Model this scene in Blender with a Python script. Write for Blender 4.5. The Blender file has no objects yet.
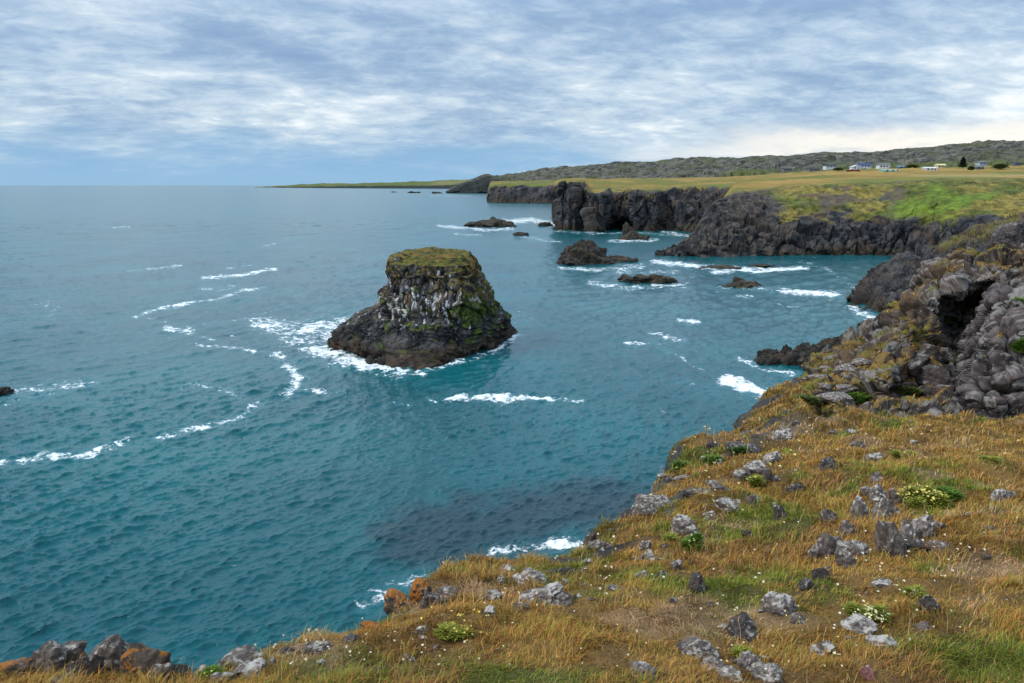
import bpy, bmesh, math, random
import numpy as np
from mathutils import Vector

S = bpy.context.scene
C = S.collection
R = math.radians
rng = np.random.default_rng(11)
random.seed(5)

# ------------------------------------------------------------------ camera
CAM_Z, F, PX, PY, HORIZON = 25.0, 796.0, 512.0, 341.5, 185.0
TILT = math.atan((PY - HORIZON) / F)
SA, CA = math.sin(TILT), math.cos(TILT)
cam = bpy.data.objects.new('camera', bpy.data.cameras.new('camera'))
C.objects.link(cam)
cam.location = (0, 0, CAM_Z)
cam.rotation_euler = (math.pi / 2 - TILT, 0, 0)
cam.data.sensor_width = 36.0
cam.data.lens = 36.0 * F / 1024.0
cam.data.clip_start = 0.05
cam.data.clip_end = 200000
S.camera = cam

# ------------------------------------------------------------------ light, sky, exposure
S.view_settings.view_transform = 'Standard'
S.view_settings.look = 'None'
S.view_settings.gamma = 1
S.view_settings.exposure = 0.72
SUN_AZ, SUN_EL = R(-105), R(42)          # from the left, a little behind the camera
sd = bpy.data.lights.new('sun', 'SUN')
sd.energy = 1.5
sd.angle = R(11)
sd.color = (1.0, 0.95, 0.86)
sun = bpy.data.objects.new('sun', sd)
C.objects.link(sun)
sv = Vector((math.sin(SUN_AZ) * math.cos(SUN_EL), math.cos(SUN_AZ) * math.cos(SUN_EL), math.sin(SUN_EL)))
sun.rotation_euler = sv.to_track_quat('Z', 'Y').to_euler()
sun.location = (0, 0, 200)


class NB:
    """small helper to wire shader nodes"""
    def __init__(s, tree):
        s.t = tree
        tree.nodes.clear()

    def n(s, kind, **kw):
        nd = s.t.nodes.new(kind)
        for k, v in kw.items():
            setattr(nd, k, v)
        return nd

    def put(s, sock, v):
        if v is None:
            return
        if isinstance(v, bpy.types.NodeSocket):
            s.t.links.new(v, sock)
        else:
            if isinstance(v, (tuple, list)) and len(v) == 3 and sock.type == 'RGBA':
                v = (*v, 1)
            sock.default_value = v

    def m(s, op, a, b=None, c=None, clamp=False):
        nd = s.n('ShaderNodeMath', operation=op, use_clamp=clamp)
        s.put(nd.inputs[0], a)
        s.put(nd.inputs[1], b)
        s.put(nd.inputs[2], c)
        return nd.outputs[0]

    def step(s, x, lo, hi, a=0.0, b=1.0):
        nd = s.n('ShaderNodeMapRange', interpolation_type='SMOOTHSTEP')
        s.put(nd.inputs[0], x)
        s.put(nd.inputs[1], lo)
        s.put(nd.inputs[2], hi)
        s.put(nd.inputs[3], a)
        s.put(nd.inputs[4], b)
        return nd.outputs[0]

    def mix(s, f, a, b, mode='MIX'):
        nd = s.n('ShaderNodeMix', data_type='RGBA', blend_type=mode)
        s.put(nd.inputs[0], f)
        s.put(nd.inputs[6], a)
        s.put(nd.inputs[7], b)
        return nd.outputs[2]

    def noise(s, vec, scale, detail=6.0, rough=0.55, dist=0.0):
        nd = s.n('ShaderNodeTexNoise')
        s.put(nd.inputs['Vector'], vec)
        s.put(nd.inputs['Scale'], scale)
        s.put(nd.inputs['Detail'], detail)
        s.put(nd.inputs['Roughness'], rough)
        s.put(nd.inputs['Distortion'], dist)
        return nd.outputs[0]

    def comb(s, x, y, z):
        nd = s.n('ShaderNodeCombineXYZ')
        s.put(nd.inputs[0], x)
        s.put(nd.inputs[1], y)
        s.put(nd.inputs[2], z)
        return nd.outputs[0]

    def ramp(s, f, stops):
        nd = s.n('ShaderNodeValToRGB')
        el = nd.color_ramp.elements
        while len(el) < len(stops):
            el.new(0.5)
        for e, (p, c) in zip(el, stops):
            e.position = p
            e.color = (*c, 1)
        s.put(nd.inputs[0], f)
        return nd.outputs[0]

    def attr(s, name):
        return s.n('ShaderNodeAttribute', attribute_name=name)


W = bpy.data.worlds.new('World')
S.world = W
W.use_nodes = True
b = NB(W.node_tree)
BG = 0.1
SKY_GAIN = 0.92
tc = b.n('ShaderNodeTexCoord')
sep = b.n('ShaderNodeSeparateXYZ')
b.put(sep.inputs[0], tc.outputs['Generated'])
dx, dy, dz = sep.outputs
up = b.m('MAXIMUM', dz, 0.0)
den = b.m('ADD', up, 0.19)
U = b.m('DIVIDE', dx, den)
V = b.m('DIVIDE', dy, den)
pl = b.comb(b.m('ADD', U, b.m('MULTIPLY', V, 0.34)), b.m('SUBTRACT', V, b.m('MULTIPLY', U, 0.34)), 0.0)
ps = b.n('ShaderNodeSeparateXYZ')
b.put(ps.inputs[0], pl)
U, V = ps.outputs[0], ps.outputs[1]
big = b.noise(pl, 0.72, 3, 0.5, 0.2)
mid = b.noise(b.comb(b.m('MULTIPLY', U, 0.9), V, 3.3), 1.75, 10, 0.60, 0.3)
fin = b.noise(b.comb(U, b.m('MULTIPLY', V, 1.25), 9.1), 7.0, 9, 0.62, 0.35)
cl = b.m('ADD', b.m('ADD', b.m('MULTIPLY', big, 0.55), b.m('MULTIPLY', mid, 0.60)), b.m('MULTIPLY', fin, 0.36))
cl = b.step(cl, 0.52, 1.01)
k = SKY_GAIN / BG
cc = b.ramp(cl, [(0.0, (0.155, 0.245, 0.39)), (0.22, (0.205, 0.30, 0.44)), (0.45, (0.30, 0.395, 0.51)),
                 (0.7, (0.43, 0.51, 0.585)), (1.0, (0.72, 0.74, 0.745))])
g = b.m('DIVIDE', dz, b.m('MAXIMUM', dy, 0.02))          # tangent of elevation, ahead
a = b.m('DIVIDE', dx, b.m('MAXIMUM', dy, 0.02))          # tangent of azimuth, ahead
# clear blue band close above the sea horizon, broken upper edge
wob = b.m('MULTIPLY', b.m('SUBTRACT', mid, 0.5), 0.07)
low = b.step(b.m('ADD', up, wob), 0.004, 0.085)
low = b.m('MAXIMUM', low, b.step(a, 0.2, 0.55))
lowcol = b.mix(b.step(up, 0.0, 0.03), (0.19, 0.35, 0.52), (0.15, 0.315, 0.51))
cc = b.mix(low, lowcol, cc)
# cream gap under the cloud deck to the right
gc = b.m('ADD', b.m('MULTIPLY', a, 0.055), 0.030)
gd = b.m('DIVIDE', b.m('ADD', b.m('SUBTRACT', g, gc), b.m('MULTIPLY', b.m('SUBTRACT', mid, 0.5), 0.085)), 0.017)
gap = b.m('POWER', 2.718, b.m('MULTIPLY', b.m('MULTIPLY', gd, gd), -1.0))
gap = b.m('MULTIPLY', gap, b.step(a, 0.02, 0.40))
gap = b.m('MULTIPLY', gap, b.step(dy, 0.1, 0.4))
cc = b.mix(b.m('MULTIPLY', gap, 0.9, clamp=True), cc, (0.72, 0.68, 0.62))
zen = b.m('MULTIPLY', b.step(up, 0.18, 0.38, 1.0, 2.1), b.step(up, 0.45, 0.9, 1.0, 0.72))
sc = b.n('ShaderNodeVectorMath', operation='SCALE')
b.put(sc.inputs[0], cc)
b.put(sc.inputs[3], b.m('MULTIPLY', zen, k))
sky = b.n('ShaderNodeTexSky', sky_type='NISHITA')
sky.sun_disc = False
sky.sun_elevation = SUN_EL
sky.sun_rotation = SUN_AZ
tot = b.mix(0.9, sky.outputs[0], sc.outputs[0])
bg = b.n('ShaderNodeBackground')
b.put(bg.inputs[0], tot)
bg.inputs[1].default_value = BG
wo = b.n('ShaderNodeOutputWorld')
b.put(wo.inputs[0], bg.outputs[0])


# ------------------------------------------------------------------ numpy noise
def hsh(ix, iy, iz, s):
    with np.errstate(over='ignore'):
        h = (ix.astype(np.int64).astype(np.uint32) * np.uint32(374761393)
             + iy.astype(np.int64).astype(np.uint32) * np.uint32(668265263)
             + iz.astype(np.int64).astype(np.uint32) * np.uint32(2246822519)
             + np.uint32((s * 3266489917) & 0xffffffff))
        h = (h ^ (h >> np.uint32(13))) * np.uint32(1274126177)
        h = (h ^ (h >> np.uint32(15))) * np.uint32(2654435761)
        return h ^ (h >> np.uint32(16))


def h01(ix, iy, iz, s):
    return hsh(ix, iy, iz, s).astype(np.float64) / 4294967295.0


GR = np.array([(x, y, z) for x in (-1, 0, 1) for y in (-1, 0, 1) for z in (-1, 0, 1) if abs(x) + abs(y) + abs(z) == 2], float)


def perlin(p, s=0):
    p = np.asarray(p, float)
    i = np.floor(p)
    f = p - i
    u = f * f * f * (f * (f * 6 - 15) + 10)
    out = 0
    for ax in (0, 1):
        for ay in (0, 1):
            for az in (0, 1):
                gidx = hsh(i[:, 0] + ax, i[:, 1] + ay, i[:, 2] + az, s) % np.uint32(12)
                gv = GR[gidx]
                d = (gv * (f - np.array((ax, ay, az)))).sum(1)
                w = (u[:, 0] if ax else 1 - u[:, 0]) * (u[:, 1] if ay else 1 - u[:, 1]) * (u[:, 2] if az else 1 - u[:, 2])
                out = out + w * d
    return out


def fbm(p, octv=4, s=0, gain=0.5):
    t, am = 0, 1.0
    p = np.asarray(p, float)
    for o in range(octv):
        t = t + am * perlin(p * 2.03 ** o + 17.3 * o, s + o)
        am *= gain
    return t


def cells(p, s=0):
    p = np.asarray(p, float)
    i = np.floor(p)
    d1 = np.full(len(p), 9.0)
    d2 = np.full(len(p), 9.0)
    cid = np.zeros((len(p), 3))
    vec = np.zeros((len(p), 3))
    for ax in (-1, 0, 1):
        for ay in (-1, 0, 1):
            for az in (-1, 0, 1):
                c = i + np.array((ax, ay, az))
                q = c + 0.1 + 0.8 * np.stack([h01(c[:, 0], c[:, 1], c[:, 2], s + j) for j in range(3)], 1)
                v = p - q
                d = np.sqrt((v * v).sum(1))
                near = d < d1
                d2 = np.where(near, d1, np.minimum(d2, d))
                cid[near] = c[near]
                vec[near] = v[near]
                d1 = np.where(near, d, d1)
    return d1, d2, cid, vec


def blocky(p, s=0, tilt=0.9, step=0.5, crack=0.35):
    """angular broken-rock relief, about -1..1"""
    d1, d2, cid, vec = cells(p, s)
    r = np.stack([h01(cid[:, 0], cid[:, 1], cid[:, 2], s + 11 + j) for j in range(4)], 1)
    t = ((r[:, :3] * 2 - 1) * vec).sum(1) * tilt
    return t + (r[:, 3] - 0.5) * 2 * step - crack * np.exp(-(d2 - d1) / 0.09)


def sstep(x, lo, hi):
    t = np.clip((x - lo) / (hi - lo), 0, 1)
    return t * t * (3 - 2 * t)


# ------------------------------------------------------------------ projection helpers
def drop(py):
    e = -(py - PY) / F
    return (SA - e * CA) / (CA + e * SA)           # fall per metre ahead


def depth(Y, z):
    return Y * CA + (CAM_Z - z) * SA


def P(px, py, Y):
    z = CAM_Z - drop(py) * Y
    return np.array(((px - PX) / F * depth(Y, z), Y, z))


def Wp(px, py):
    return P(px, py, CAM_Z / drop(py))             # on the sea


def project(p):
    d = p[:, 1] * CA + (CAM_Z - p[:, 2]) * SA
    v = p[:, 1] * SA - (CAM_Z - p[:, 2]) * CA
    return PX + F * p[:, 0] / d, PY - F * v / d


# ------------------------------------------------------------------ mesh helpers
def mesh(name, verts, faces, mat=None, parent=None, smooth=False, col=None, attrs=None):
    v = np.ascontiguousarray(verts, np.float32)
    f = np.ascontiguousarray(faces, np.int32)
    k = f.shape[1]
    me = bpy.data.meshes.new(name)
    me.vertices.add(len(v))
    me.vertices.foreach_set('co', v.ravel())
    me.loops.add(f.size)
    me.loops.foreach_set('vertex_index', f.ravel())
    me.polygons.add(len(f))
    me.polygons.foreach_set('loop_start', np.arange(0, f.size, k, dtype=np.int32))
    try:
        me.polygons.foreach_set('loop_total', np.full(len(f), k, np.int32))
    except Exception:
        pass
    me.polygons.foreach_set('use_smooth', np.full(len(f), bool(smooth)))
    if col is not None:
        at = me.color_attributes.new('col', 'FLOAT_COLOR', 'POINT')
        c4 = np.ones((len(v), 4), np.float32)
        c4[:, :3] = col
        at.data.foreach_set('color', c4.ravel())
    for nm, arr in (attrs or {}).items():
        at = me.attributes.new(nm, 'FLOAT', 'POINT')
        at.data.foreach_set('value', np.ascontiguousarray(arr, np.float32))
    me.update(calc_edges=True)
    me.validate()
    if mat:
        me.materials.append(mat)
    o = bpy.data.objects.new(name, me)
    C.objects.link(o)
    if parent:
        o.parent = parent
    return o


def tag(o, label=None, cat=None, group=None, kind=None):
    if label:
        o['label'] = label
    if cat:
        o['category'] = cat
    if group:
        o['group'] = group
    if kind:
        o['kind'] = kind
    return o


def thing(name, label, cat, loc=(0, 0, 0), rz=0.0, group=None):
    o = bpy.data.objects.new(name, None)
    o.empty_display_size = 0.2
    C.objects.link(o)
    o.location = loc
    o.rotation_euler = (0, 0, rz)
    return tag(o, label, cat, group)


def grid_faces(nr, nc):
    i = np.arange(nr * nc).reshape(nr, nc)
    return np.stack([i[:-1, :-1].ravel(), i[:-1, 1:].ravel(), i[1:, 1:].ravel(), i[1:, :-1].ravel()], 1)


def grid_normals(g):
    n = np.cross(np.gradient(g, axis=1), np.gradient(g, axis=0))
    return n / np.maximum(np.linalg.norm(n, axis=2, keepdims=True), 1e-9)


def smooth2(a, passes, axis):
    for _ in range(passes):
        p = np.concatenate([np.take(a, [0], axis), a, np.take(a, [-1], axis)], axis)
        n = a.shape[axis]
        a = 0.25 * np.take(p, range(0, n), axis) + 0.5 * a + 0.25 * np.take(p, range(2, n + 2), axis)
    return a


def patch(keys, cols, subs, srow=3, scol=4):
    """terrain strip: keys = {px: [knots]}, a knot is (py, Y) on a sight line or ('z', z, Y).
    returns grid [row, col, xyz] and the knot parameter of each row"""
    ks = sorted(keys)
    nk = len(keys[ks[0]])
    Yk = np.zeros((len(ks), nk))
    Zk = np.zeros((len(ks), nk))
    for i, q in enumerate(ks):
        assert len(keys[q]) == nk, q
        for j, kn in enumerate(keys[q]):
            if kn[0] == 'z':
                Yk[i, j], Zk[i, j] = kn[2], kn[1]
            else:
                Yk[i, j], Zk[i, j] = kn[1], CAM_Z - drop(kn[0]) * kn[1]
    Yc = np.stack([np.interp(cols, ks, Yk[:, j]) for j in range(nk)])
    Zc = np.stack([np.interp(cols, ks, Zk[:, j]) for j in range(nk)])
    tt = np.concatenate([np.linspace(j, j + 1, n, endpoint=False) for j, n in enumerate(subs)] + [[nk - 1.0]])
    lo = np.minimum(tt.astype(int), nk - 2)
    fr = (tt - lo)[:, None]
    Y = Yc[lo] * (1 - fr) + Yc[lo + 1] * fr
    Z = Zc[lo] * (1 - fr) + Zc[lo + 1] * fr
    Y, Z = [smooth2(smooth2(q, srow, 0), scol, 1) for q in (Y, Z)]
    X = (np.asarray(cols)[None] - PX) / F * depth(Y, Z)
    return np.stack([X, Y, Z], 2), tt


def lerp(a, b_, t):
    return np.asarray(a) * (1 - t[:, None]) + np.asarray(b_) * t[:, None]


def wl(py):                                        # distance ahead of a sea-level row
    return CAM_Z / drop(py)


# ------------------------------------------------------------------ materials
def new_mat(name):
    m = bpy.data.materials.new(name)
    m.use_nodes = True
    return m, NB(m.node_tree)


def finish(nb, col, rough=0.9, bump=None, bstr=0.3, bdist=0.1, spec=0.3, **kw):
    p = nb.n('ShaderNodeBsdfPrincipled')
    nb.put(p.inputs['Base Color'], col)
    nb.put(p.inputs['Roughness'], rough)
    nb.put(p.inputs['Specular IOR Level'], spec)
    for k_, v in kw.items():
        nb.put(p.inputs[k_], v)
    if bump is not None:
        bm_ = nb.n('ShaderNodeBump')
        nb.put(bm_.inputs['Strength'], bstr)
        nb.put(bm_.inputs['Distance'], bdist)
        nb.put(bm_.inputs['Height'], bump)
        nb.put(p.inputs['Normal'], bm_.outputs[0])
    o = nb.n('ShaderNodeOutputMaterial')
    nb.put(o.inputs[0], p.outputs[0])
    return p


def land_mat(name, scale, bdist, var=0.5, lichen=0.0):
    """painted albedo of the ground plus fine mottling"""
    m, nb = new_mat(name)
    pos = nb.n('ShaderNodeNewGeometry').outputs['Position']
    at = nb.attr('col').outputs['Color']
    n1 = nb.noise(pos, scale, 10, 0.62)
    n2 = nb.noise(pos, scale * 0.21, 5, 0.5, 0.6)
    f = nb.m('ADD', nb.m('MULTIPLY', n1, 1.5 * var), nb.m('MULTIPLY', n2, 0.7 * var))
    f = nb.m('ADD', f, 1.0 - 1.1 * var)
    sc_ = nb.n('ShaderNodeVectorMath', operation='SCALE')
    nb.put(sc_.inputs[0], at)
    nb.put(sc_.inputs[3], f)
    col = sc_.outputs[0]
    if lichen:
        rk = nb.attr('rock').outputs['Fac']
        l = nb.step(nb.noise(pos, scale * 1.3, 8, 0.65), 0.60, 0.68)
        col = nb.mix(nb.m('MULTIPLY', nb.m('MULTIPLY', l, rk), lichen), col, (0.34, 0.33, 0.30))
    finish(nb, col, 0.92, nb.noise(pos, scale * 1.4, 9, 0.65), 0.8, bdist, 0.2)
    return m


M_far = land_mat('far_land', 0.10, 2.0, 0.6)
M_cliff = land_mat('cliff_land', 0.55, 0.5, 0.65)
M_near = land_mat('near_land', 7.0, 0.03, 0.5, 0.5)


def rock_mat(name, dark, light, lich, lich_amt, scale=9.0, orange=0.0, ocol=(0.42, 0.16, 0.03)):
    m, nb = new_mat(name)
    pos = nb.n('ShaderNodeTexCoord').outputs['Object']
    oi = nb.n('ShaderNodeObjectInfo').outputs['Random']
    vm = nb.n('ShaderNodeVectorMath', operation='ADD')
    nb.put(vm.inputs[0], pos)
    nb.put(vm.inputs[1], nb.comb(nb.m('MULTIPLY', oi, 37.0), nb.m('MULTIPLY', oi, 11.0), 0.0))
    v = vm.outputs[0]
    n1 = nb.noise(v, scale, 10, 0.6)
    col = nb.mix(nb.step(n1, 0.36, 0.66), dark, light)
    col = nb.mix(nb.m('MULTIPLY', nb.step(nb.noise(v, scale * .35, 5, .6), 0.5, 0.62), 0.5), col, (0.085, 0.055, 0.035))
    nz = nb.n('ShaderNodeSeparateXYZ')
    nb.put(nz.inputs[0], nb.n('ShaderNodeNewGeometry').outputs['Normal'])
    upw = nb.step(nz.outputs[2], -0.6, 0.9, -0.16, 0.05)
    l1 = nb.m('ADD', nb.noise(v, scale * .75, 10, 0.72, 0.2), upw)
    l1 = nb.step(l1, 0.60 - 0.2 * lich_amt, 0.71 - 0.2 * lich_amt)
    shade = nb.noise(v, scale * 9, 3, 0.6)
    lcol = nb.mix(shade, lich, tuple(min(1, q * 1.35) for q in lich))
    col = nb.mix(nb.m('MULTIPLY', l1, 0.85), col, lcol)
    if orange:
        l2 = nb.m('ADD', nb.noise(v, scale * 0.55, 7, 0.62, 0.4), upw)
        l2 = nb.step(l2, 0.64 - 0.25 * orange, 0.70 - 0.25 * orange)
        oc = nb.mix(nb.noise(v, scale * 4, 4, .6), tuple(q * 0.45 for q in ocol), tuple(q * 1.25 for q in ocol))
        col = nb.mix(nb.m('MULTIPLY', l2, 0.9), col, oc)
    hgt = nb.m('ADD', nb.noise(v, scale * 2.2, 10, 0.68), nb.m('MULTIPLY', nb.noise(v, scale * 11, 4, 0.6), 0.3))
    finish(nb, col, 0.9, hgt, 0.9, 0.35 / scale, 0.25)
    return m


M_rock = {
    'pale': rock_mat('pale_lichen_rock', (0.085, 0.07, 0.064), (0.25, 0.21, 0.19), (0.44, 0.41, 0.37), 0.50, 24),
    'grey': rock_mat('grey_rock', (0.058, 0.048, 0.043), (0.18, 0.148, 0.13), (0.40, 0.37, 0.33), 0.32, 24),
    'dark': rock_mat('dark_rock', (0.028, 0.024, 0.023), (0.085, 0.07, 0.064), (0.30, 0.29, 0.27), 0.18, 24),
    'orange': rock_mat('orange_lichen_rock', (0.05, 0.042, 0.036), (0.13, 0.10, 0.08), (0.33, 0.31, 0.28), 0.2, 11, 0.78),
    'red': rock_mat('red_rock', (0.16, 0.06, 0.055), (0.34, 0.16, 0.15), (0.45, 0.36, 0.35), 0.3, 14),
    'crag': rock_mat('crag_rock', (0.036, 0.030, 0.029), (0.12, 0.098, 0.092), (0.30, 0.28, 0.26), 0.34, 3.2, 0.12, (0.34, 0.20, 0.05)),
    'pillow': rock_mat('pillow_rock', (0.042, 0.036, 0.037), (0.125, 0.105, 0.102), (0.28, 0.26, 0.25), 0.22, 4.0),
    'reef': rock_mat('reef_rock', (0.016, 0.015, 0.014), (0.055, 0.047, 0.038), (0.12, 0.10, 0.06), 0.1, 0.9, 0.15, (0.10, 0.075, 0.03)),
}

# ------------------------------------------------------------------ sea
def fft_tile(N, L, V, wdir, seed, cutl):
    r_ = np.random.default_rng(seed)
    kx = 2 * np.pi * np.fft.fftfreq(N, L / N)
    KX, KY = np.meshgrid(kx, kx)
    K = np.hypot(KX, KY)
    K[0, 0] = 1
    Lw = V * V / 9.81
    ph = np.exp(-1 / (K * Lw) ** 2) / K ** 4 * (0.06 + ((KX * wdir[0] + KY * wdir[1]) / K) ** 4) * np.exp(-(K * cutl) ** 2)
    ph[0, 0] = 0
    h = (r_.normal(size=(N, N)) + 1j * r_.normal(size=(N, N))) * np.sqrt(ph)
    H = np.fft.ifft2(h).real
    Dx = np.fft.ifft2(-1j * KX / K * h).real
    Dy = np.fft.ifft2(-1j * KY / K * h).real
    s_ = H.std()
    return H / s_, Dx / s_, Dy / s_


def tile_at(T, L, x, y):
    N = T.shape[0]
    u, v = x / L * N, y / L * N
    i, j = np.floor(u).astype(int), np.floor(v).astype(int)
    fu, fv = u - i, v - j
    i0, j0, i1, j1 = i % N, j % N, (i + 1) % N, (j + 1) % N
    return (T[j0, i0] * (1 - fu) + T[j0, i1] * fu) * (1 - fv) + (T[j1, i0] * (1 - fu) + T[j1, i1] * fu) * fv


FOAM = [  # polyline of pixels on the sea, half-width in pixels, strength
    ([(0, 392), (40, 388), (95, 382)], 5, .75), ([(0, 402), (30, 396), (60, 393)], 4, .7),
    ([(0, 464), (45, 458), (75, 456), (128, 440)], 3.4, .88), ([(40, 457), (90, 455)], 5, .85),
    ([(158, 438), (200, 427), (243, 416), (258, 404)], 3, .9), ([(165, 389), (195, 384), (225, 388), (238, 398)], 3, .75),
    ([(197, 345), (228, 347), (277, 354)], 1.6, .85), ([(277, 355), (290, 366), (298, 378), (288, 395)], 4, 1.0),
    ([(135, 317), (160, 308), (182, 304), (215, 300), (240, 291), (262, 288)], 1.8, .9), ([(148, 318), (165, 322)], 2, .6),
    ([(166, 329), (190, 331)], 2.6, 1.1), ([(188, 326), (215, 322), (250, 319)], 1.3, .7), ([(203, 289), (232, 287)], 3, .7), ([(200, 337), (215, 340)], 1.6, .8),
    ([(204, 278), (240, 275), (274, 269)], 1.8, 1.0), ([(228, 268), (252, 265)], 1.2, .7), ([(215, 322), (235, 334)], 3, .45), ([(30, 306), (60, 302), (48, 318)], 4, .55),
    ([(130, 271), (180, 266)], 1.3, .8), ([(262, 246), (275, 244)], 1, .7), ([(114, 227), (130, 227)], .9, .8), ([(305, 390), (345, 394)], 2, .8), ([(392, 403), (408, 404)], 2, .8),
    ([(265, 324), (300, 330), (345, 322)], 8, .95), ([(285, 340), (330, 338)], 6, .8), ([(318, 350), (350, 358), (395, 370)], 7, 1.12),
    ([(335, 365), (378, 372), (420, 372)], 4, .8), ([(420, 371), (465, 361), (497, 350), (519, 335)], 3, .85),
    ([(505, 330), (530, 320), (500, 312)], 5, .5), ([(432, 400), (480, 396), (530, 397), (580, 401)], 2.6, .95), ([(460, 397), (510, 400)], 3, .95),
    ([(728, 380), (745, 386), (772, 396)], 5, 1.2), ([(738, 358), (760, 368), (792, 374)], 2.6, .9), ([(685, 382), (705, 388)], 5, .55),
    ([(590, 282), (622, 288), (682, 285)], 3.2, .8), ([(620, 272), (675, 272)], 3, .7), ([(560, 268), (600, 270), (640, 266)], 3, .8),
    ([(655, 262), (700, 266), (760, 271), (805, 268)], 2.6, 1.0), ([(715, 272), (760, 268)], 2.4, 1.05), ([(783, 291), (835, 294)], 2.8, 1.1),
    ([(720, 288), (770, 290)], 2, .7), ([(725, 298), (750, 296)], 2, .7), ([(680, 320), (698, 322)], 2.2, 1.0), ([(668, 337), (682, 340)], 2.6, .9), ([(650, 332), (660, 334)], 1.6, .9), ([(622, 344), (662, 343)], 1.4, .8), ([(667, 351), (690, 362), (702, 370)], 2, .8), ([(640, 300), (660, 352)], 5, .25),
    ([(800, 262), (825, 268), (838, 276)], 1.8, .7), ([(775, 304), (820, 310)], 1.4, .55), ([(852, 306), (862, 314), (880, 321)], 3, 1.0),
    ([(850, 284), (864, 294)], 2, .7), ([(440, 226), (490, 230), (512, 229)], 1.8, .9), ([(505, 222), (530, 220), (556, 224)], 3, 1.0),
    ([(515, 236), (560, 242)], 2, .7), ([(455, 234), (480, 235)], 1.3, .8), ([(553, 231), (590, 233), (640, 233), (690, 236)], 1.6, .7),
    ([(612, 241), (655, 240)], 2, .9), ([(664, 232), (690, 236)], 2, .8), ([(660, 258), (720, 259), (800, 257), (885, 257)], 1.3, .45),
    ([(690, 240), (668, 250)], 2, .8), ([(365, 605), (385, 592), (412, 577)], 8, .84), ([(395, 570), (440, 560)], 9, .32),
    ([(500, 553), (530, 547), (575, 543)], 8, .82), ([(560, 530), (600, 522)], 6, .5), ([(370, 560), (400, 545)], 7, .3),
    ([(430, 196), (470, 196)], .7, .7), ([(390, 195), (430, 194)], .6, .5), ([(488, 204), (552, 205)], .8, .6),
    ([(640, 300), (690, 305)], 3, .3), ([(560, 300), (610, 310)], 3, .3), ([(0, 305), (60, 312)], 4, .35),
]
cols = np.concatenate([np.arange(-1800, -60, 30.0), np.arange(-60, 1085, 1.25), np.arange(1085, 2900, 30.0)])
rows = np.concatenate([[0.35, 0.6, 0.9, 1.25, 1.7, 2.2], np.arange(2.8, 560, 0.78), np.arange(560, 800, 12.0)]) + HORIZON
PXg, PYg = np.meshgrid(cols, rows)
Yg = wl(PYg)
Xg = (PXg - PX) / F * depth(Yg, 0)
dist = np.hypot(Xg, Yg)
spc = np.gradient(Yg, axis=0)
spc = np.abs(spc)
TA, TB = fft_tile(512, 90.0, 2.6, (0.86, -0.5), 3, 0.06), fft_tile(512, 37.0, 1.2, (0.70, -0.71), 8, 0.02)
fa = np.clip(1.6 - spc / 1.3, 0, 1)
fb = np.clip(1.6 - spc / 0.45, 0, 1)
gust = 1 + 0.5 * perlin(np.stack([Xg.ravel() / 40, Yg.ravel() / 40, 0 * Xg.ravel()], 1), 77).reshape(Xg.shape)
hA, xA, yA = [tile_at(t, 90.0, Xg, Yg) for t in TA]
hB, xB, yB = [tile_at(t, 37.0, Xg + 5.3, Yg) for t in TB]
hC, _x, _y = [tile_at(t, 190.0, Xg, Yg + 31) for t in TA]
hD, _x, _y = [tile_at(t, 480.0, Xg + 80, Yg) for t in TA]
fc = sstep(dist, 80, 200) * np.clip(1.6 - spc / 4.0, 0, 1)
fd = sstep(dist, 220, 600) * np.clip(1.6 - spc / 16.0, 0, 1)
Zg = (0.085 * hA * fa + 0.046 * hB * fb) * gust + 0.11 * hC * fc + 0.27 * hD * fd
Xw = Xg - (0.07 * xA * fa + 0.04 * xB * fb)
Yw = Yg - (0.07 * yA * fa + 0.04 * yB * fb)
foam = np.zeros_like(Xg)
for pts, w_, st in FOAM:
    best = np.full(Xg.shape, 1e9)
    for (x0, y0), (x1, y1) in zip(pts[:-1], pts[1:]):
        ex, ey = x1 - x0, y1 - y0
        t = np.clip(((PXg - x0) * ex + (PYg - y0) * ey) / (ex * ex + ey * ey), 0, 1)
        # sight rows are foreshortened: a foam bank is wider across than deep
        d = np.hypot((PXg - x0 - t * ex) * 0.45, PYg - y0 - t * ey)
        best = np.minimum(best, d)
    foam = np.maximum(foam, st * np.exp(-(best / (w_ * 1.45)) ** 2))
reef = np.exp(-(((PXg - 455) / 95) ** 2 + ((PYg - 540) / 42) ** 2)) + 0.8 * np.exp(-(((PXg - 600) / 90) ** 2 + ((PYg - 505) / 30) ** 2))
m_sea, nb = new_mat('sea_water')
pos = nb.n('ShaderNodeNewGeometry').outputs['Position']
foamA = nb.attr('foam').outputs['Fac']
reefA = nb.attr('reef').outputs['Fac']
lown = nb.noise(pos, 0.035, 4, 0.5)
colr = nb.mix(nb.step(lown, 0.35, 0.7), (0.0018, 0.074, 0.092), (0.003, 0.108, 0.122))
rn = nb.step(nb.m('ADD', reefA, nb.m('MULTIPLY', nb.m('SUBTRACT', nb.noise(pos, 0.3, 5, 0.6), 0.5), 1.1)), 0.2, 0.75)
colr = nb.mix(nb.m('MULTIPLY', rn, 0.7), colr, (0.012, 0.020, 0.032))
fn = nb.noise(pos, 0.9, 11, 0.62, 0.9)
fl = nb.noise(pos, 0.22, 6, 0.6, 0.5)
fx = nb.noise(pos, 3.2, 6, 0.6, 1.2)
fsum = nb.m('ADD', nb.m('ADD', nb.m('MULTIPLY', fn, 2.1), nb.m('MULTIPLY', fl, 1.7)), nb.m('MULTIPLY', fx, 0.8))
fsum = nb.m('ADD', fsum, nb.m('SUBTRACT', nb.m('MULTIPLY', foamA, 1.02), 3.16))
fm = nb.step(fsum, -0.10, 0.22)
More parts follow.
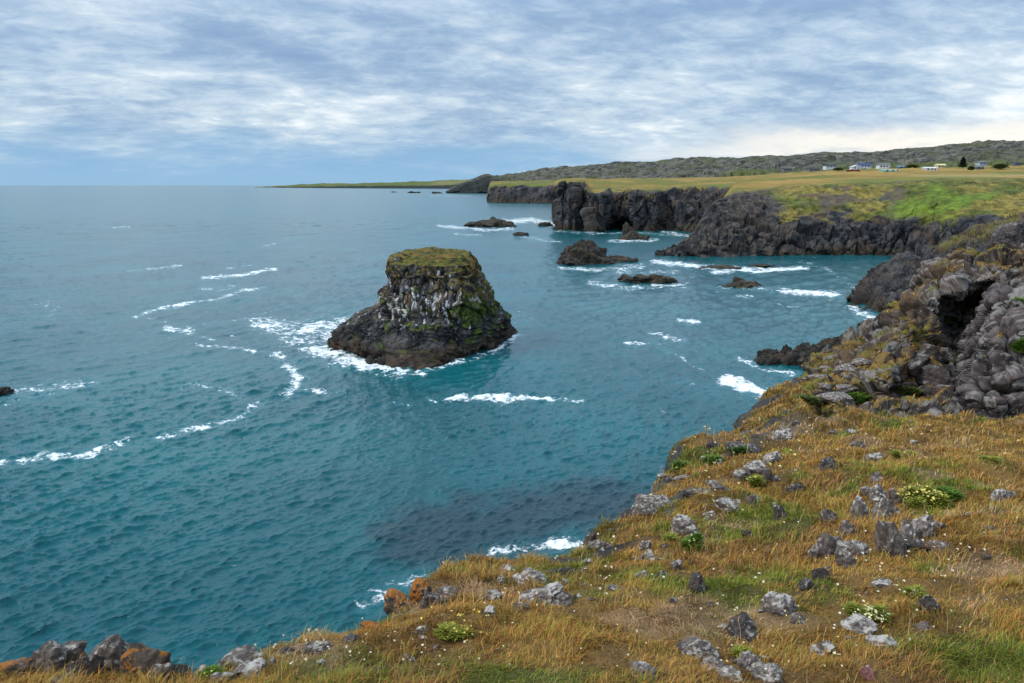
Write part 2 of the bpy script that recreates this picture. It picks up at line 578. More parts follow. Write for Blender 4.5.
colr = nb.mix(nb.m('MULTIPLY', nb.step(foamA, 0.1, 0.9), 0.25), colr, (0.03, 0.19, 0.22))
colr = nb.mix(fm, colr, (0.80, 0.84, 0.86))
bump = nb.m('ADD', nb.noise(pos, 0.8, 12, 0.68, 0.4), nb.m('MULTIPLY', fm, 0.25))
finish(nb, colr, nb.m('ADD', nb.m('MULTIPLY', fm, 0.6), nb.m('ADD', nb.m('MULTIPLY', nb.attr('far').outputs['Fac'], 0.14), 0.05)), bump, 0.55, 0.28, nb.step(fm, 0, 1, 0.34, 0.1), IOR=1.333)
tag(mesh('sea', np.stack([Xw, Yw, Zg], 2).reshape(-1, 3), grid_faces(*Xg.shape)[:, ::-1], m_sea, smooth=True,
         attrs={'foam': foam.ravel(), 'reef': reef.ravel(), 'far': sstep(dist, 60, 400).ravel()}), kind='structure')

# ------------------------------------------------------------------ albedo palettes
ROCK_D, ROCK_M, ROCK_B = (0.022, 0.024, 0.028), (0.075, 0.072, 0.072), (0.085, 0.062, 0.045)
G_OCH, G_GRN, G_BRN, G_LIME = (0.23, 0.165, 0.035), (0.105, 0.135, 0.022), (0.12, 0.085, 0.045), (0.13, 0.20, 0.018)


def grass_alb(p, sc_, s, bias=0.0):
    t = sstep(fbm(p / sc_, 4, s) + bias, -0.25, 0.3)
    u = sstep(fbm(p / (sc_ * 0.35), 3, s + 5), 0.0, 0.45)
    return lerp(lerp(G_OCH, G_GRN, t), np.tile(G_BRN, (len(p), 1)), u * 0.7)


def rock_alb(p, sc_, s):
    t = sstep(fbm(p / sc_, 4, s), -0.35, 0.45)
    u = sstep(fbm(p / (sc_ * 2.2), 3, s + 9), 0.05, 0.4)
    return lerp(lerp(ROCK_D, ROCK_M, t), np.tile(ROCK_B, (len(p), 1)), u * 0.6)


def terrain(name, keys, cols_, subs, amp, grass, mat, block=3.0, seed=0, srow=2, scol=4, gscale=30.0, lumps=None,
            tint=None, thr=0.5, bare_left=None):
    """amp/grass: one value per knot (displacement in metres, share of grass)"""
    g, tt = patch(keys, cols_, subs, srow, scol)
    nr, nc = g.shape[:2]
    A = np.interp(tt, range(len(amp)), amp)[:, None] * np.ones((1, nc))
    G = np.interp(tt, range(len(grass)), grass)[:, None] * np.ones((1, nc))
    if bare_left:                                 # bare rock left of this column
        gx = project(g.reshape(-1, 3))[0].reshape(nr, nc)
        G = G - .75 * (1 - sstep(gx, *bare_left)) * (tt < 2.8)[:, None]
    n = grid_normals(g).reshape(-1, 3)
    p = g.reshape(-1, 3).copy()
    A = A.ravel()
    G = G.ravel()
    rk = A > 0.01
    h = np.zeros(len(p))
    q = p[rk] * np.array((1, 1, 0.42))
    q = q + 0.3 * block * np.stack([fbm(q / (block * 2), 2, seed + 50 + j) for j in range(3)], 1)
    h[rk] = 0.85 * blocky(q / (block * 2.6), seed, .9, .5, .5) + 0.45 * blocky(q / block, seed + 3) + 0.20 * blocky(q / (block * 0.45), seed + 6) + 0.6 * fbm(q / (block * 5), 3, seed + 8)
    h *= 1 - .75 * sstep(G, .16, .45)
    d = n * (h * A)[:, None]
    p = p + d
    if lumps:
        la, ls = lumps
        L_ = np.interp(tt, range(len(la)), la)[:, None] * np.ones((1, nc))
        p[:, 2] += L_.ravel() * (fbm(p / ls, 5, seed + 20, 0.55) + 0.5 * np.abs(fbm(p / (ls * .5), 3, seed + 31)))
    n2 = grid_normals(p.reshape(nr, nc, 3)).reshape(-1, 3)
    ga = grass_alb(p, gscale, seed + 60)
    ra = rock_alb(p, block * 1.6, seed + 70)
    gm = G + 0.55 * fbm(p / (gscale * 0.5), 4, seed + 90) + 0.25 * (n2[:, 2] - 0.5)
    gm = sstep(gm, thr - 0.12, thr + 0.12)
    wet = 1 - sstep(p[:, 2], 0.3, 1.6 + 0.01 * p[:, 1])
    colv = lerp(ra, ga, gm)
    colv = lerp(colv, np.tile((0.040, 0.030, 0.018), (len(p), 1)), wet * 0.7)
    if tint:
        colv = tint(p, colv, gm, tt, nr, nc)
    o = mesh(name, p, grid_faces(nr, nc), mat, col=colv, attrs={'rock': 1 - gm})
    tag(o, kind='structure')
    return o, p.reshape(nr, nc, 3), tt


def kn(py, dY=0.0):
    """knot on the sea-level row, moved dY further"""
    return (py, wl(py) + dY)


# ------------------------------------------------------------------ far headland, hills, far cliffs
hd = {}
for q, b0, t0, Yf in ((255, 187.4, 187.2, 7800), (285, 187.8, 185.2, 7600), (330, 188.2, 183.4, 7300), (400, 188.5, 181.8, 7000),
                      (452, 188.8, 180.2, 6800), (520, 189, 178, 6600)):
    hd[q] = [('z', -6, wl(b0)), (b0 - (b0 - t0) * .42, wl(b0) + 60), (t0, wl(b0) + 700), ('z', -10, wl(b0) + 2500)]


def headland_tint(p, c, gm, tt, nr, nc):
    px, py = project(p)
    top = np.repeat(sstep(tt, 0.85, 1.15), nc)
    gr = lerp((0.085, 0.11, 0.02), np.tile((0.16, 0.15, 0.05), (len(p), 1)), sstep(fbm(p / np.array((500, 900, 60)), 3, 4), -.1, .3))
    return lerp(np.tile((0.022, 0.030, 0.028), (len(p), 1)), gr, top)


terrain('far_headland', hd, np.arange(255, 521, 1.0), (6, 8, 6), (0, 8, 0, 0), (0, .6, 1, 1), M_far, 40, 4, 0, 3, 400, tint=headland_tint,
        lumps=((0, 6, 8, 0), 300))

hl = {}
for q, kk in {446: ((193.6, 2500), (192.9, 2510), (192.3, 2540)), 456: ((194, 2480), (188, 2520), (184, 2620)),
              468: ((194.2, 2480), (185, 2520), (180.5, 2640)), 478: ((194.3, 2480), (182, 2520), (176.5, 2660)),
              485: ((194.3, 2480), (181, 2520), (174.0, 2680)), 493: ((194, 2480), (182, 2520), (176.0, 2660)),
              506: ((194, 2480), (182, 2500), (174.5, 2560)), 525: ((190, 2000), (180, 2100), (171.5, 2400)),
              560: ((182, 1600), (175, 1850), (166.8, 2150)), 620: ((180, 1350), (172, 1600), (163.2, 1950)),
              700: ((178.6, 1050), (168.5, 1400), (158.4, 1800)), 745: ((175.5, 1000), (166, 1350), (157.0, 1750)),
              800: ((172.5, 960), (163.5, 1300), (154.6, 1700)), 860: ((169.5, 930), (161, 1280), (152.8, 1700)),
              900: ((168, 910), (158, 1280), (149.6, 1700)), 940: ((167.5, 900), (154.5, 1280), (145.8, 1700)),
              985: ((166.5, 900), (152, 1280), (141.6, 1700)), 1024: ((165.5, 900), (150, 1280), (140.8, 1700)),
              1150: ((164.5, 900), (148, 1280), (139, 1700)), 1500: ((164, 900), (146, 1280), (138, 1700))}.items():
    hl[q] = [('z', CAM_Z - drop(kk[0][0]) * kk[0][1] - 8, kk[0][1] - 12), *kk, ('z', 0, kk[2][1] + 900)]


def hill_tint(p, c, gm, tt, nr, nc):
    q = p / np.array((1, 1, .6))
    t = sstep(fbm(q / 16, 5, 201, .6), -.35, .35)
    base = lerp((0.028, 0.030, 0.022), np.tile((0.125, 0.118, 0.095), (len(p), 1)), t)
    gr = sstep(fbm(q / 60, 4, 207), 0.0, 0.35)
    base = lerp(base, np.tile((0.07, 0.078, 0.03), (len(p), 1)), gr * .62)
    px, py = project(p)
    low_ = np.repeat(1 - sstep(tt, 1.15, 1.5), nc) * sstep(px, 690, 760)
    base = lerp(base, np.tile((0.085, 0.10, 0.025), (len(p), 1)), low_ * .75)
    cl_ = (1 - sstep(px, 496, 512)) * np.repeat(1 - sstep(tt, 2.2, 3.0), nc)
    return lerp(base, np.tile((0.022, 0.026, 0.026), (len(p), 1)), cl_ * .9)


hills, HG, _ = terrain('hills', hl, np.concatenate([np.arange(446, 1060, 1.2), np.arange(1060, 1501, 12)]), (4, 46, 60, 12), (0, 9, 5, 2, 0),
                       (0, .3, .3, .3, .3), M_far, 20, 14, 2, 5, 60, tint=hill_tint, lumps=((0, 1, 7, 5, 0), 60.0))

fb_ = {}
for q, b0, t0 in ((486.5, 201.6, 199.5), (489.5, 202.2, 185.4), (500, 202.8, 184.4), (520, 203, 184.0), (545, 203.4, 183.6), (575, 203.6, 183.2), (640, 204, 182.5)):
    fb_[q] = [('z', -4, wl(b0)), (b0 - (b0 - t0) * .7, wl(b0) + 10), (t0, wl(b0) + 26), (t0 - (2.2 if q > 488 else 0), wl(b0) + 200), (t0 - (3.0 if q > 488 else 0), 1600), ('z', -5, 1900)]


def moor(p, c, gm, tt, nr, nc):
    return c


terrain('distant_cliff', fb_, np.arange(486.5, 641, .9), (16, 12, 8, 8, 4), (2, 6, 2, .5, 0, 0), (-.3, -.3, .8, 1, 1, 1), M_cliff, 9, 24, 1, 3, 60, lumps=((0, 0, 1, 2, 2, 0), 40))

# ------------------------------------------------------------------ middle headland with caves
hc = {}


def ckey(px, base, knots):
    yb = wl(base)
    hc[px] = [('z', -3, yb - 2), *[(py, yb + d) for py, d in knots[:-2]], knots[-2], knots[-1]]


ckey(552.2, 228.5, [(228, 1), (227.5, 4), (227, 30), (226, 640), (226, 641)])
ckey(553.6, 229.4, [(215, 2), (190, 6), (186, 12), (183, 620), (182, 990)])
ckey(560, 230.4, [(214, 2), (184, 7), (182.4, 16), (180.6, 620), (179.6, 1000)])
ckey(575, 231, [(214, 3), (184, 8), (181.6, 18), (180.4, 620), (179.4, 1000)])
ckey(584, 230.4, [(216, 8), (186, 14), (181.6, 24), (180.4, 620), (179.4, 1000)])
ckey(589, 231.6, [(214, 1), (195, 4), (192.5, 26), (180.4, 620), (179.4, 1000)])
ckey(602, 231.6, [(214, 1), (195, 4), (192.5, 24), (180.6, 620), (179.4, 1000)])
ckey(607, 231, [(216, 2), (194.5, 5), (192, 22), (180.8, 620), (179.3, 1000)])
ckey(611, 227.0, [(217, -28), (194, -24), (191, -6), (181, 620), (179.2, 1000)])
ckey(628, 227.0, [(217, -28), (193, -24), (190, -6), (181, 620), (179.1, 1000)])
ckey(634, 231, [(214, 2), (193.5, 7), (190, 22), (181.4, 620), (179, 1000)])
ckey(655, 231.4, [(214, 3), (193, 8), (189.8, 22), (181.4, 620), (178.8, 1000)])
ckey(664, 230.4, [(216, 12), (192, 22), (189.2, 32), (181.4, 620), (178.6, 1000)])
ckey(676, 231, [(212, 14), (190, 40), (187.8, 50), (181.2, 620), (178.4, 1000)])
ckey(692, 232, [(206, 16), (189, 44), (187, 60), (181, 620), (178, 1000)])
ckey(720, 233, [(206, 10), (189, 40), (186, 60), (180.6, 620), (177, 1000)])
ckey(800, 234, [(206, 10), (188, 40), (184, 60), (179, 620), (173, 1000)])


def c_tint(p, c, gm, tt, nr, nc):
    px, py = project(p)
    flat = np.repeat(sstep(tt, 3.0, 3.6), nc)
    n1 = sstep(fbm(p / np.array((55, 160, 40)), 4, 301), -.25, .3)
    gold = lerp((0.20, 0.14, 0.026), np.tile((0.30, 0.185, 0.05), (len(p), 1)), n1)
    gold = lerp(gold, np.tile((0.10, 0.125, 0.02), (len(p), 1)), sstep(fbm(p / np.array((90, 220, 40)), 3, 305), .05, .3) * .8)
    return lerp(c, gold, flat * .85)


terrain('headland', hc, np.arange(552.2, 800, .55), (34, 34, 10, 40, 6), (2.5, 4.5, 3.6, 1.2, .2, .2), (-.5, -.35, .15, .75, 1, 1), M_cliff, 3.6, 34, 1, 3, 22,
        tint=c_tint, lumps=((0, 0, 0, 1, 2, 2), 60))

# ------------------------------------------------------------------ bay wall and golden plateau
hb = {}


def dkey(px, base, rock, mid_, edge, p1, p2, p3):
    yb = wl(base)
    hb[px] = [('z', -3, yb - 1.5), (rock[0], yb + rock[1]), (mid_[0], yb + mid_[1]), (edge[0], yb + edge[1]),
              p1 if p1[0] == 'z' else (p1[0], yb + p1[1]), p2, p3]


dkey(655, 255, (254.6, 1), (254.4, 2), (254.2, 3), ('z', -3, 312), ('z', -4, 320), ('z', -5, 330))
dkey(660, 255.8, (254, 1), (253.2, 3), (252.4, 5), ('z', -3, 314), ('z', -4, 325), ('z', -5, 340))
dkey(680, 257.6, (251, 4), (247, 9), (243.5, 14), ('z', -3, 325), ('z', -4, 340), ('z', -5, 350))
dkey(691, 257.6, (247, 4), (240, 12), (234.5, 20), ('z', -3, 335), ('z', -4, 350), ('z', -5, 360))
dkey(700, 257.4, (243, 4), (230, 14), (221, 25), ('z', 0, 345), ('z', -4, 370), ('z', -5, 390))
dkey(708, 257, (240, 4), (222, 16), (208, 30), ('z', 6, 355), ('z', 0, 400), ('z', -5, 430))
dkey(718, 256.8, (238, 5), (214, 20), (199, 36), ('z', 16, 360), ('z', 12, 460), ('z', 8, 700))
dkey(735, 256.4, (236, 5), (212, 22), (192, 44), (187.5, 80), (181, 620), (177, 960))
dkey(760, 256, (234, 5), (211, 22), (190, 46), (186.2, 80), (179.6, 620), (175.2, 960))
dkey(785, 255.6, (232, 6), (208, 22), (189, 46), (184.2, 80), (178, 620), (173.4, 960))
dkey(805, 255.4, (231, 6), (206, 22), (185.5, 44), (182, 80), (176.8, 620), (172, 960))
dkey(840, 255, (230, 6), (206, 22), (185.5, 44), (181, 80), (175, 620), (170.2, 940))
dkey(880, 255.2, (227, 7), (205, 22), (185, 46), (179.5, 85), (173.6, 620), (168.4, 920))
dkey(905, 257, (228, 8), (206, 24), (183, 52), (178, 90), (173, 620), (168, 910))
dkey(930, 261, (230, 10), (206, 28), (181.5, 60), (177.4, 100), (172.4, 620), (167.2, 905))
dkey(965, 266, (232, 12), (206, 36), (180.5, 72), (177, 110), (172, 620), (166.8, 900))
dkey(1024, 270, (232, 14), (204, 46), (181, 84), (177, 120), (171.5, 620), (165.6, 900))
dkey(1100, 270, (230, 14), (202, 46), (181, 84), (177, 120), (171, 620), (165, 900))
dkey(1500, 270, (230, 14), (202, 46), (181, 84), (177, 120), (171, 620), (164.4, 900))


def d_tint(p, c, gm, tt, nr, nc):
    px, py = project(p)
    # slope colours: brown scree patches, olive grass, one vivid green hollow
    nz = fbm(p / 9, 4, 401)
    green = np.exp(-(((px - 935 + (py - 205) * 1.0) / 52) ** 2 + ((py - 202) / 19) ** 2)) + .35 * nz * 1.2
    grn = sstep(green, .3, .8)
    slope = np.repeat(sstep(tt, 1.0, 1.25) * (1 - sstep(tt, 3.3, 3.8)), nc)
    brown = np.maximum(np.exp(-(((px - 835) / 24) ** 2 + ((py - 200) / 15) ** 2)), np.exp(-(((px - 898) / 14) ** 2 + ((py - 197) / 20) ** 2)))
    brown = np.maximum(brown, np.exp(-(((px - 745) / 22) ** 2 + ((py - 205) / 14) ** 2)))
    br = sstep(brown + .8 * nz, .38, .7)
    mot = np.tile((0.085, 0.095, 0.02), (len(p), 1)) * (1 + .5 * nz[:, None])
    oliv = lerp(mot, np.tile((0.19, 0.15, 0.035), (len(p), 1)), sstep(fbm(p / 14, 4, 411), -.2, .35))
    is_g = gm * slope
    oliv = oliv * (1 + .8 * fbm(p / 2.4, 3, 437)[:, None])
    c = lerp(c, oliv, is_g)
    c = lerp(c, np.tile((0.105, 0.078, 0.058), (len(p), 1)) * (1 + .6 * fbm(p / 4, 3, 431)[:, None]), br * slope * .9)
    c = lerp(c, np.tile((0.088, 0.135, 0.014), (len(p), 1)) * (1 + .5 * nz[:, None] + .8 * fbm(p / 2.2, 3, 435)[:, None]), grn * slope * .9)
    bare = (1 - sstep(px + 26 * nz, 748, 792)) * (1 - np.repeat(sstep(tt, 2.85, 3.2), nc))
    c = lerp(c, lerp((0.035, 0.034, 0.036), np.tile((0.09, 0.075, 0.063), (len(p), 1)), sstep(fbm(p / 3, 5, 441) + .004 * (px - 720), -.3, .4)), bare)
    flat = np.repeat(sstep(tt, 3.2, 3.9), nc)
    n1 = sstep(fbm(p / np.array((45, 150, 40)), 4, 421), -.25, .3)
    gold = lerp((0.20, 0.14, 0.026), np.tile((0.32, 0.20, 0.05), (len(p), 1)), n1)
    gold = lerp(gold, np.tile((0.115, 0.14, 0.022), (len(p), 1)), sstep(fbm(p / np.array((70, 260, 40)), 3, 425), 0.0, .3) * .8)
    pale = np.exp(-((py - 175.6) / 1.3) ** 2) * sstep(px, 880, 940)
    gold = lerp(gold, np.tile((0.36, 0.28, 0.12), (len(p), 1)), pale * .7)
    return lerp(c, gold, flat * .9)


_, DG, _ = terrain('bay_cliff', hb, np.concatenate([np.arange(655, 1050, .55), np.arange(1050, 1500, 8)]), (40, 40, 34, 14, 36, 10),
                   (2.2, 3.4, 2.3, 1.0, .2, .1, 0), (-.6, .12, .62, .75, 1.1, 1.1, 1.1), M_cliff, 3.0, 44, 2, 6, 24,
                   tint=d_tint, bare_left=(745, 790), lumps=((0, 0, .8, .8, .5, 1.5, 2), 26))

# ------------------------------------------------------------------ dark rib running down to the bay, right
he = {}
for q, base, m1, rg in ((850, 306, (305, 1), (304, 168)), (854, 313, (303, 10), (288, 192)), (862, 315, (298, 14), (282, 194)), (871, 318, (296, 16), (274, 196)),
                        (887, 322, (292, 18), (264.5, 198)), (903, 326, (285, 18), (254, 200)), (926, 332, (276, 22), (246.5, 206)), (950, 340, (268, 26), (237, 216)),
                        (985, 350, (256, 40), (225, 226)), (1024, 352, (246, 45), (213, 232)), (1150, 352, (242, 45), (207, 234)), (1500, 352, (242, 45), (205, 234))):
    yb = wl(base)
    zr = CAM_Z - drop(rg[0]) * rg[1]
    lowb = q < 900
    he[q] = [('z', -3, yb - 2), (m1[0], yb + m1[1]), rg, ('z', -3 if lowb else zr - 5, rg[1] + 18), ('z', -4 if lowb else zr - 9, rg[1] + 60)]


def e_tint(p, c, gm, tt, nr, nc):
    px, py = project(p)
    gr = sstep(px + 25 * fbm(p / 8, 4, 505), 922, 962) * np.repeat(sstep(tt, 1.2, 1.7), nc)
    br = lerp((0.115, 0.085, 0.045), np.tile((0.155, 0.135, 0.035), (len(p), 1)), sstep(fbm(p / 7, 4, 501), -.2, .3))
    return lerp(c, br, gr * .85)


terrain('rock_rib', he, np.concatenate([np.arange(850, 1050, .6), np.arange(1050, 1500, 9)]), (60, 90, 12, 6), (1.6, 2.2, 1.6, 1, 0), (-.8, -.6, -.1, .3, .3),
        M_cliff, 1.9, 54, 2, 5, 12, tint=e_tint)

# ------------------------------------------------------------------ foreground slope
hn = {}


def nkey(px, p2, p3, p4, edge):
    ye, ray = edge[1], drop(edge[0])
    ze = CAM_Z - ray * ye
    m_ = max(1.35 * ray, 0.8)
    y6 = ye * 1.08 + .25
    z6 = ze - (y6 - ye) * ray * 1.35
    hn[px] = [('z', 23.41, .2), ('z', 23.40, .7), p2, p3, p4, edge, ('z', z6, y6), ('z', -4, y6 + (z6 + 4) / m_)]


nkey(-7000, (683, 3.2), (679, 3.25), (675, 3.3), (671, 3.35))
nkey(-700, (683, 3.2), (679, 3.25), (675, 3.3), (671, 3.35))
nkey(0, (683, 3.3), (679, 3.36), (675, 3.42), (670, 3.5))
nkey(100, (683, 3.3), (678, 3.38), (672, 3.46), (666, 3.55))
nkey(165, (683, 3.3), (680, 3.36), (677, 3.42), (673, 3.5))
nkey(215, (683, 3.3), (680, 3.35), (677, 3.4), (673, 3.5))
nkey(250, (683, 3.3), (676, 3.42), (670, 3.55), (662, 3.7))
nkey(300, (683, 3.3), (670, 3.52), (660, 3.7), (649, 3.95))
nkey(350, (683, 3.3), (665, 3.6), (650, 3.9), (635, 4.25))
nkey(385, (683, 3.3), (660, 3.68), (638, 4.15), (622, 4.6))
nkey(410, (683, 3.3), (655, 3.76), (630, 4.3), (603, 5.1))
nkey(432, (683, 3.3), (650, 3.85), (615, 4.6), (575, 5.8))
nkey(470, (683, 3.3), (642, 3.98), (602, 4.9), (560, 6.4))
nkey(560, (683, 3.3), (634, 4.12), (594, 5.1), (557, 6.9))
nkey(590, (683, 3.3), (625, 4.25), (585, 5.35), (546, 7.6))
nkey(620, (683, 3.3), (615, 4.4), (570, 5.75), (522, 9.1))
nkey(650, (683, 3.3), (603, 4.65), (552, 6.4), (501, 10.6))
nkey(680, (683, 3.3), (590, 4.9), (530, 7.2), (468, 13.2))
nkey(712, (683, 3.3), (575, 5.2), (510, 8.1), (441, 16))
nkey(745, (683, 3.3), (560, 5.6), (490, 9.2), (422, 18.8))
nkey(790, (683, 3.3), (545, 6.0), (462, 11.5), (387, 24))
nkey(830, (683, 3.3), (530, 6.5), (440, 14.0), (354, 30))
nkey(875, (683, 3.3), (518, 6.9), (426, 16.4), (330, 35))
nkey(913, (683, 3.3), (508, 7.3), (421, 17.0), (305, 35))
nkey(958, (683, 3.3), (500, 7.7), (417, 17.2), (281, 31.5))
nkey(1000, (683, 3.3), (495, 8.0), (412, 17.6), (266, 29))
nkey(1100, (683, 3.3), (490, 8.3), (403, 18.2), (262, 28))
nkey(1700, (683, 3.3), (490, 8.3), (400, 18.4), (262, 28))
nkey(7000, (683, 3.3), (490, 8.3), (400, 18.4), (262, 28))
ncols = np.concatenate([np.arange(-7000, -700, 150.0), np.arange(-700, -60, 12.0), np.arange(-60, 1090, 2.0), np.arange(1090, 1700, 10.0), np.arange(1700, 7000, 100.0)])
gN, tN = patch(hn, ncols, (10, 40, 60, 70, 130, 14, 60), 2, 7)
nr, nc = gN.shape[:2]
p = gN.reshape(-1, 3)
nN = grid_normals(gN).reshape(-1, 3)
pxN, _ = project(p)
tcol = np.repeat(tN, nc)
Yv = np.clip(p[:, 1], .5, 60)
inland = 1 - sstep(tcol, 5.05, 5.6)
h = (0.055 + 0.012 * Yv) * fbm(p / 1.1, 4, 600) + .014 * Yv * fbm(p / 3.1, 3, 605) + 0.022 * fbm(p / 0.28, 3, 610) * sstep(Yv, 1, 4)
h *= 1 - .65 * np.exp(-((tcol - 5) / .5) ** 2) * (1 - sstep(pxN, 380, 700))
crag = sstep(tcol, 4.0, 4.25) * sstep(pxN + 40 * fbm(p / 2, 3, 615), 800, 860) * inland
scr = sstep(tcol, 3.9, 4.5) * sstep(pxN, 400, 470) * inland
rockm = np.maximum(crag, 1 - inland)
bl = np.zeros(len(p))
idx = rockm + scr > .01
bl[idx] = .5 * blocky(p[idx] / 1.5, 620) + .3 * blocky(p[idx] / .6, 623) + .12 * blocky(p[idx] / .25, 626)
p = p + nN * (h + bl * (.3 * crag + .011 * Yv * scr))[:, None]
pyN = project(np.where((p[:, 1] > 1)[:, None], p, (0, 5, 0)))[1]
under = sstep(tcol, 4.03, 4.3) * sstep(pxN, 800, 850) * inland      # bedrock crag covers the ground here
p[:, 2] -= 1.7 * under
p += np.array((0, .6, -.45)) * ((bl - .25) * np.minimum(1 - inland, 1) * sstep(tcol, 5.2, 6.5))[:, None]


def sward(p):
    """share of green / straw / rust in the turf at points p"""
    px, py = project(p)
    g1 = fbm(p / 1.7, 3, 640) + .6 * fbm(p / .5, 3, 641)
    g1 = g1 + .38 * np.exp(-(((px - 520) / 170) ** 2 + ((py - 672) / 34) ** 2)) + .3 * np.exp(-(((px - 720) / 70) ** 2 + ((py - 600) / 40) ** 2))
    g1 = g1 + .3 * np.exp(-(((px - 800) / 50) ** 2 + ((py - 530) / 60) ** 2)) + .3 * np.exp(-(((px - 970) / 60) ** 2 + ((py - 670) / 22) ** 2))
    g1 = g1 + .2 * np.exp(-(((px - 780) / 60) ** 2 + ((py - 400) / 14) ** 2)) - .3 * np.exp(-(((px - 900) / 140) ** 2 + ((py - 445) / 22) ** 2))
    s1 = fbm(p / 1.1 + 9, 3, 650) + .7 * np.exp(-(((px - 975) / 55) ** 2 + ((py - 590) / 50) ** 2)) + .6 * np.exp(-(((px - 480) / 45) ** 2 + ((py - 645) / 9) ** 2))
    s1 = s1 + .25 * np.exp(-(((px - 900) / 160) ** 2 + ((py - 440) / 20) ** 2))
    r1 = fbm(p / .9 + 31, 3, 660)
    return sstep(g1, -.05, .5), sstep(s1, .3, .8), sstep(r1, .05, .5)


gsh, ssh, rsh = sward(p)
thatch = lerp((0.155, 0.092, 0.030), np.tile((0.075, 0.075, 0.018), (len(p), 1)), gsh)
thatch = lerp(thatch, np.tile((0.26, 0.165, 0.085), (len(p), 1)), ssh * .7)
thatch = lerp(thatch, np.tile((0.07, 0.042, 0.022), (len(p), 1)), sstep(fbm(p / .35, 4, 670), .05, .5) * .6)
rk_alb = rock_alb(p, 1.4, 680) * 1.1
gcr = sstep(fbm(p / 1.6, 4, 690) + .18, -.1, .25)
rmask = np.clip(np.maximum(crag * (1 - .75 * gcr), (1 - inland) * .95) + scr * sstep(fbm(p / (.55 + .05 * Yv)[:, None], 4, 695), .10, .24) * .95, 0, 1)
colN = lerp(thatch, rk_alb, rmask)
NEAR = p.reshape(nr, nc, 3)
tag(mesh('ground', p, grid_faces(nr, nc), M_near, col=colN, attrs={'rock': rmask}, smooth=False), kind='structure')
bx, by = np.meshgrid(np.linspace(-30, 40, 140), np.linspace(-16, .55, 40))
pb = np.stack([bx, by, 23.36 + 0 * bx], 2)
pb[:, :, 2] += .05 * fbm(pb.reshape(-1, 3) / 1.1, 4, 600).reshape(bx.shape) - .02 * np.clip(-by, 0, 3)
tb = pb.reshape(-1, 3)
tag(mesh('ground', tb, grid_faces(40, 140), M_near, col=lerp((0.155, 0.092, 0.030), np.tile((0.075, 0.075, 0.018), (len(tb), 1)), sstep(fbm(tb / 1.7, 3, 640), -.05, .5)),
         attrs={'rock': np.zeros(len(tb))}), kind='structure')
NV = (tcol > 1.2) & (tcol < 5.1)
NPX, NPY = project(np.where(NV[:, None], p, (0, 5, 0)))
NPX = np.where(NV, NPX, 1e9)
NN = grid_normals(NEAR).reshape(-1, 3)

# the crag: steep broken faces, a dark hollow under a leaning roof, rounded blocks to its right
hk = {}
for q, kk in {792: ((400, 22), (397, 22.3), (394, 22.7), (391, 23.1), (389, 23.5), (387, 24), (385, 24.6)),
              830: ((410, 18.8), (400, 19.4), (392, 20.8), (380, 21.8), (370, 23.3), (362, 25), (351, 28)),
              860: ((418, 17.2), (405, 17.9), (396, 19.8), (378, 20.4), (360, 22.4), (348, 25), (334, 30)),
              890: ((420, 16.8), (404, 17.6), (394, 19.6), (366, 20.0), (340, 21.8), (326, 26), (315, 30)),
              912: ((420, 16.8), (404, 17.8), (393, 20), (364, 20.4), (330, 21.6), (306, 25), (291, 29)),
              932: ((420, 16.8), (406, 18), (396, 20.5), (372, 21.3), (335, 22.6), (298, 23.8), (273, 28)),
              948: ((420, 16.8), (408, 18.2), (396, 21), (365, 22.8), (335, 25.2), (291, 24.3), (258, 28)),
              963: ((420, 16.8), (405, 17.6), (385, 20.8), (350, 24.0), (316, 26.4), (283, 24.2), (250, 28)),
              980: ((419, 16.5), (393, 16.9), (362, 18.4), (335, 21.4), (306, 26.0), (280, 24.3), (246, 27.5)),
              1000: ((417, 16.3), (384, 16.6), (345, 17.5), (308, 19.3), (288, 24), (275, 23.6), (244, 27)),
              1024: ((414, 16.3), (375, 16.6), (335, 17.3), (298, 18.5), (283, 21.5), (272, 23), (245, 26.5)),
              1100: ((405, 17), (370, 17), (330, 17.6), (298, 18.4), (284, 21), (272, 23), (246, 26)),
              2200: ((405, 17), (370, 17), (330, 17.6), (298, 18.4), (284, 21), (272, 23), (246, 26))}.items():
    zr = CAM_Z - drop(kk[-1][0]) * kk[-1][1]
    z0 = CAM_Z - drop(kk[0][0]) * kk[0][1]
    hk[q] = [('z', z0 - .9, kk[0][1] - .5), *kk, ('z', zr - 1.2, kk[-1][1] + 1.2), ('z', zr - 8, kk[-1][1] + 5)]
kcols = np.concatenate([np.arange(792, 1060, .6), np.arange(1060, 2200, 8)])
gK, tK = patch(hk, kcols, (10, 40, 50, 90, 120, 130, 120, 20, 14), 3, 4)
nK = grid_normals(gK).reshape(-1, 3)
pK = gK.reshape(-1, 3).copy()
kpx, kpy = project(pK)
wl_ = 960 + .55 * (350 - kpy)                    # the pillow blocks lie right of this line
pilw = sstep(kpx - wl_, -8, 8) * sstep(kpy, 272, 290)
q = pK * np.array((1, 1, .85)) + .12 * np.stack([fbm(pK / .9, 2, 900 + j) for j in range(3)], 1)
lean_q = np.stack([q[:, 0] * .85 + q[:, 2] * .55, q[:, 1], (q[:, 2] * .85 - q[:, 0] * .5) * 1.7], 1)
hA_ = .85 * blocky(lean_q / 1.9, 910, .95, .5, .55) + .45 * blocky(lean_q / .8, 913, .9, .45, .5) + .2 * blocky(q / .34, 916) + .5 * fbm(pK / 2.5, 3, 918)
d1, d2, cid, _v = cells(q * np.array((1, 1, 1.2)) / .62, 930)
e1_, e2_, _c, _w = cells(q / .34, 940)
rr_ = h01(cid[:, 0], cid[:, 1], cid[:, 2], 937)
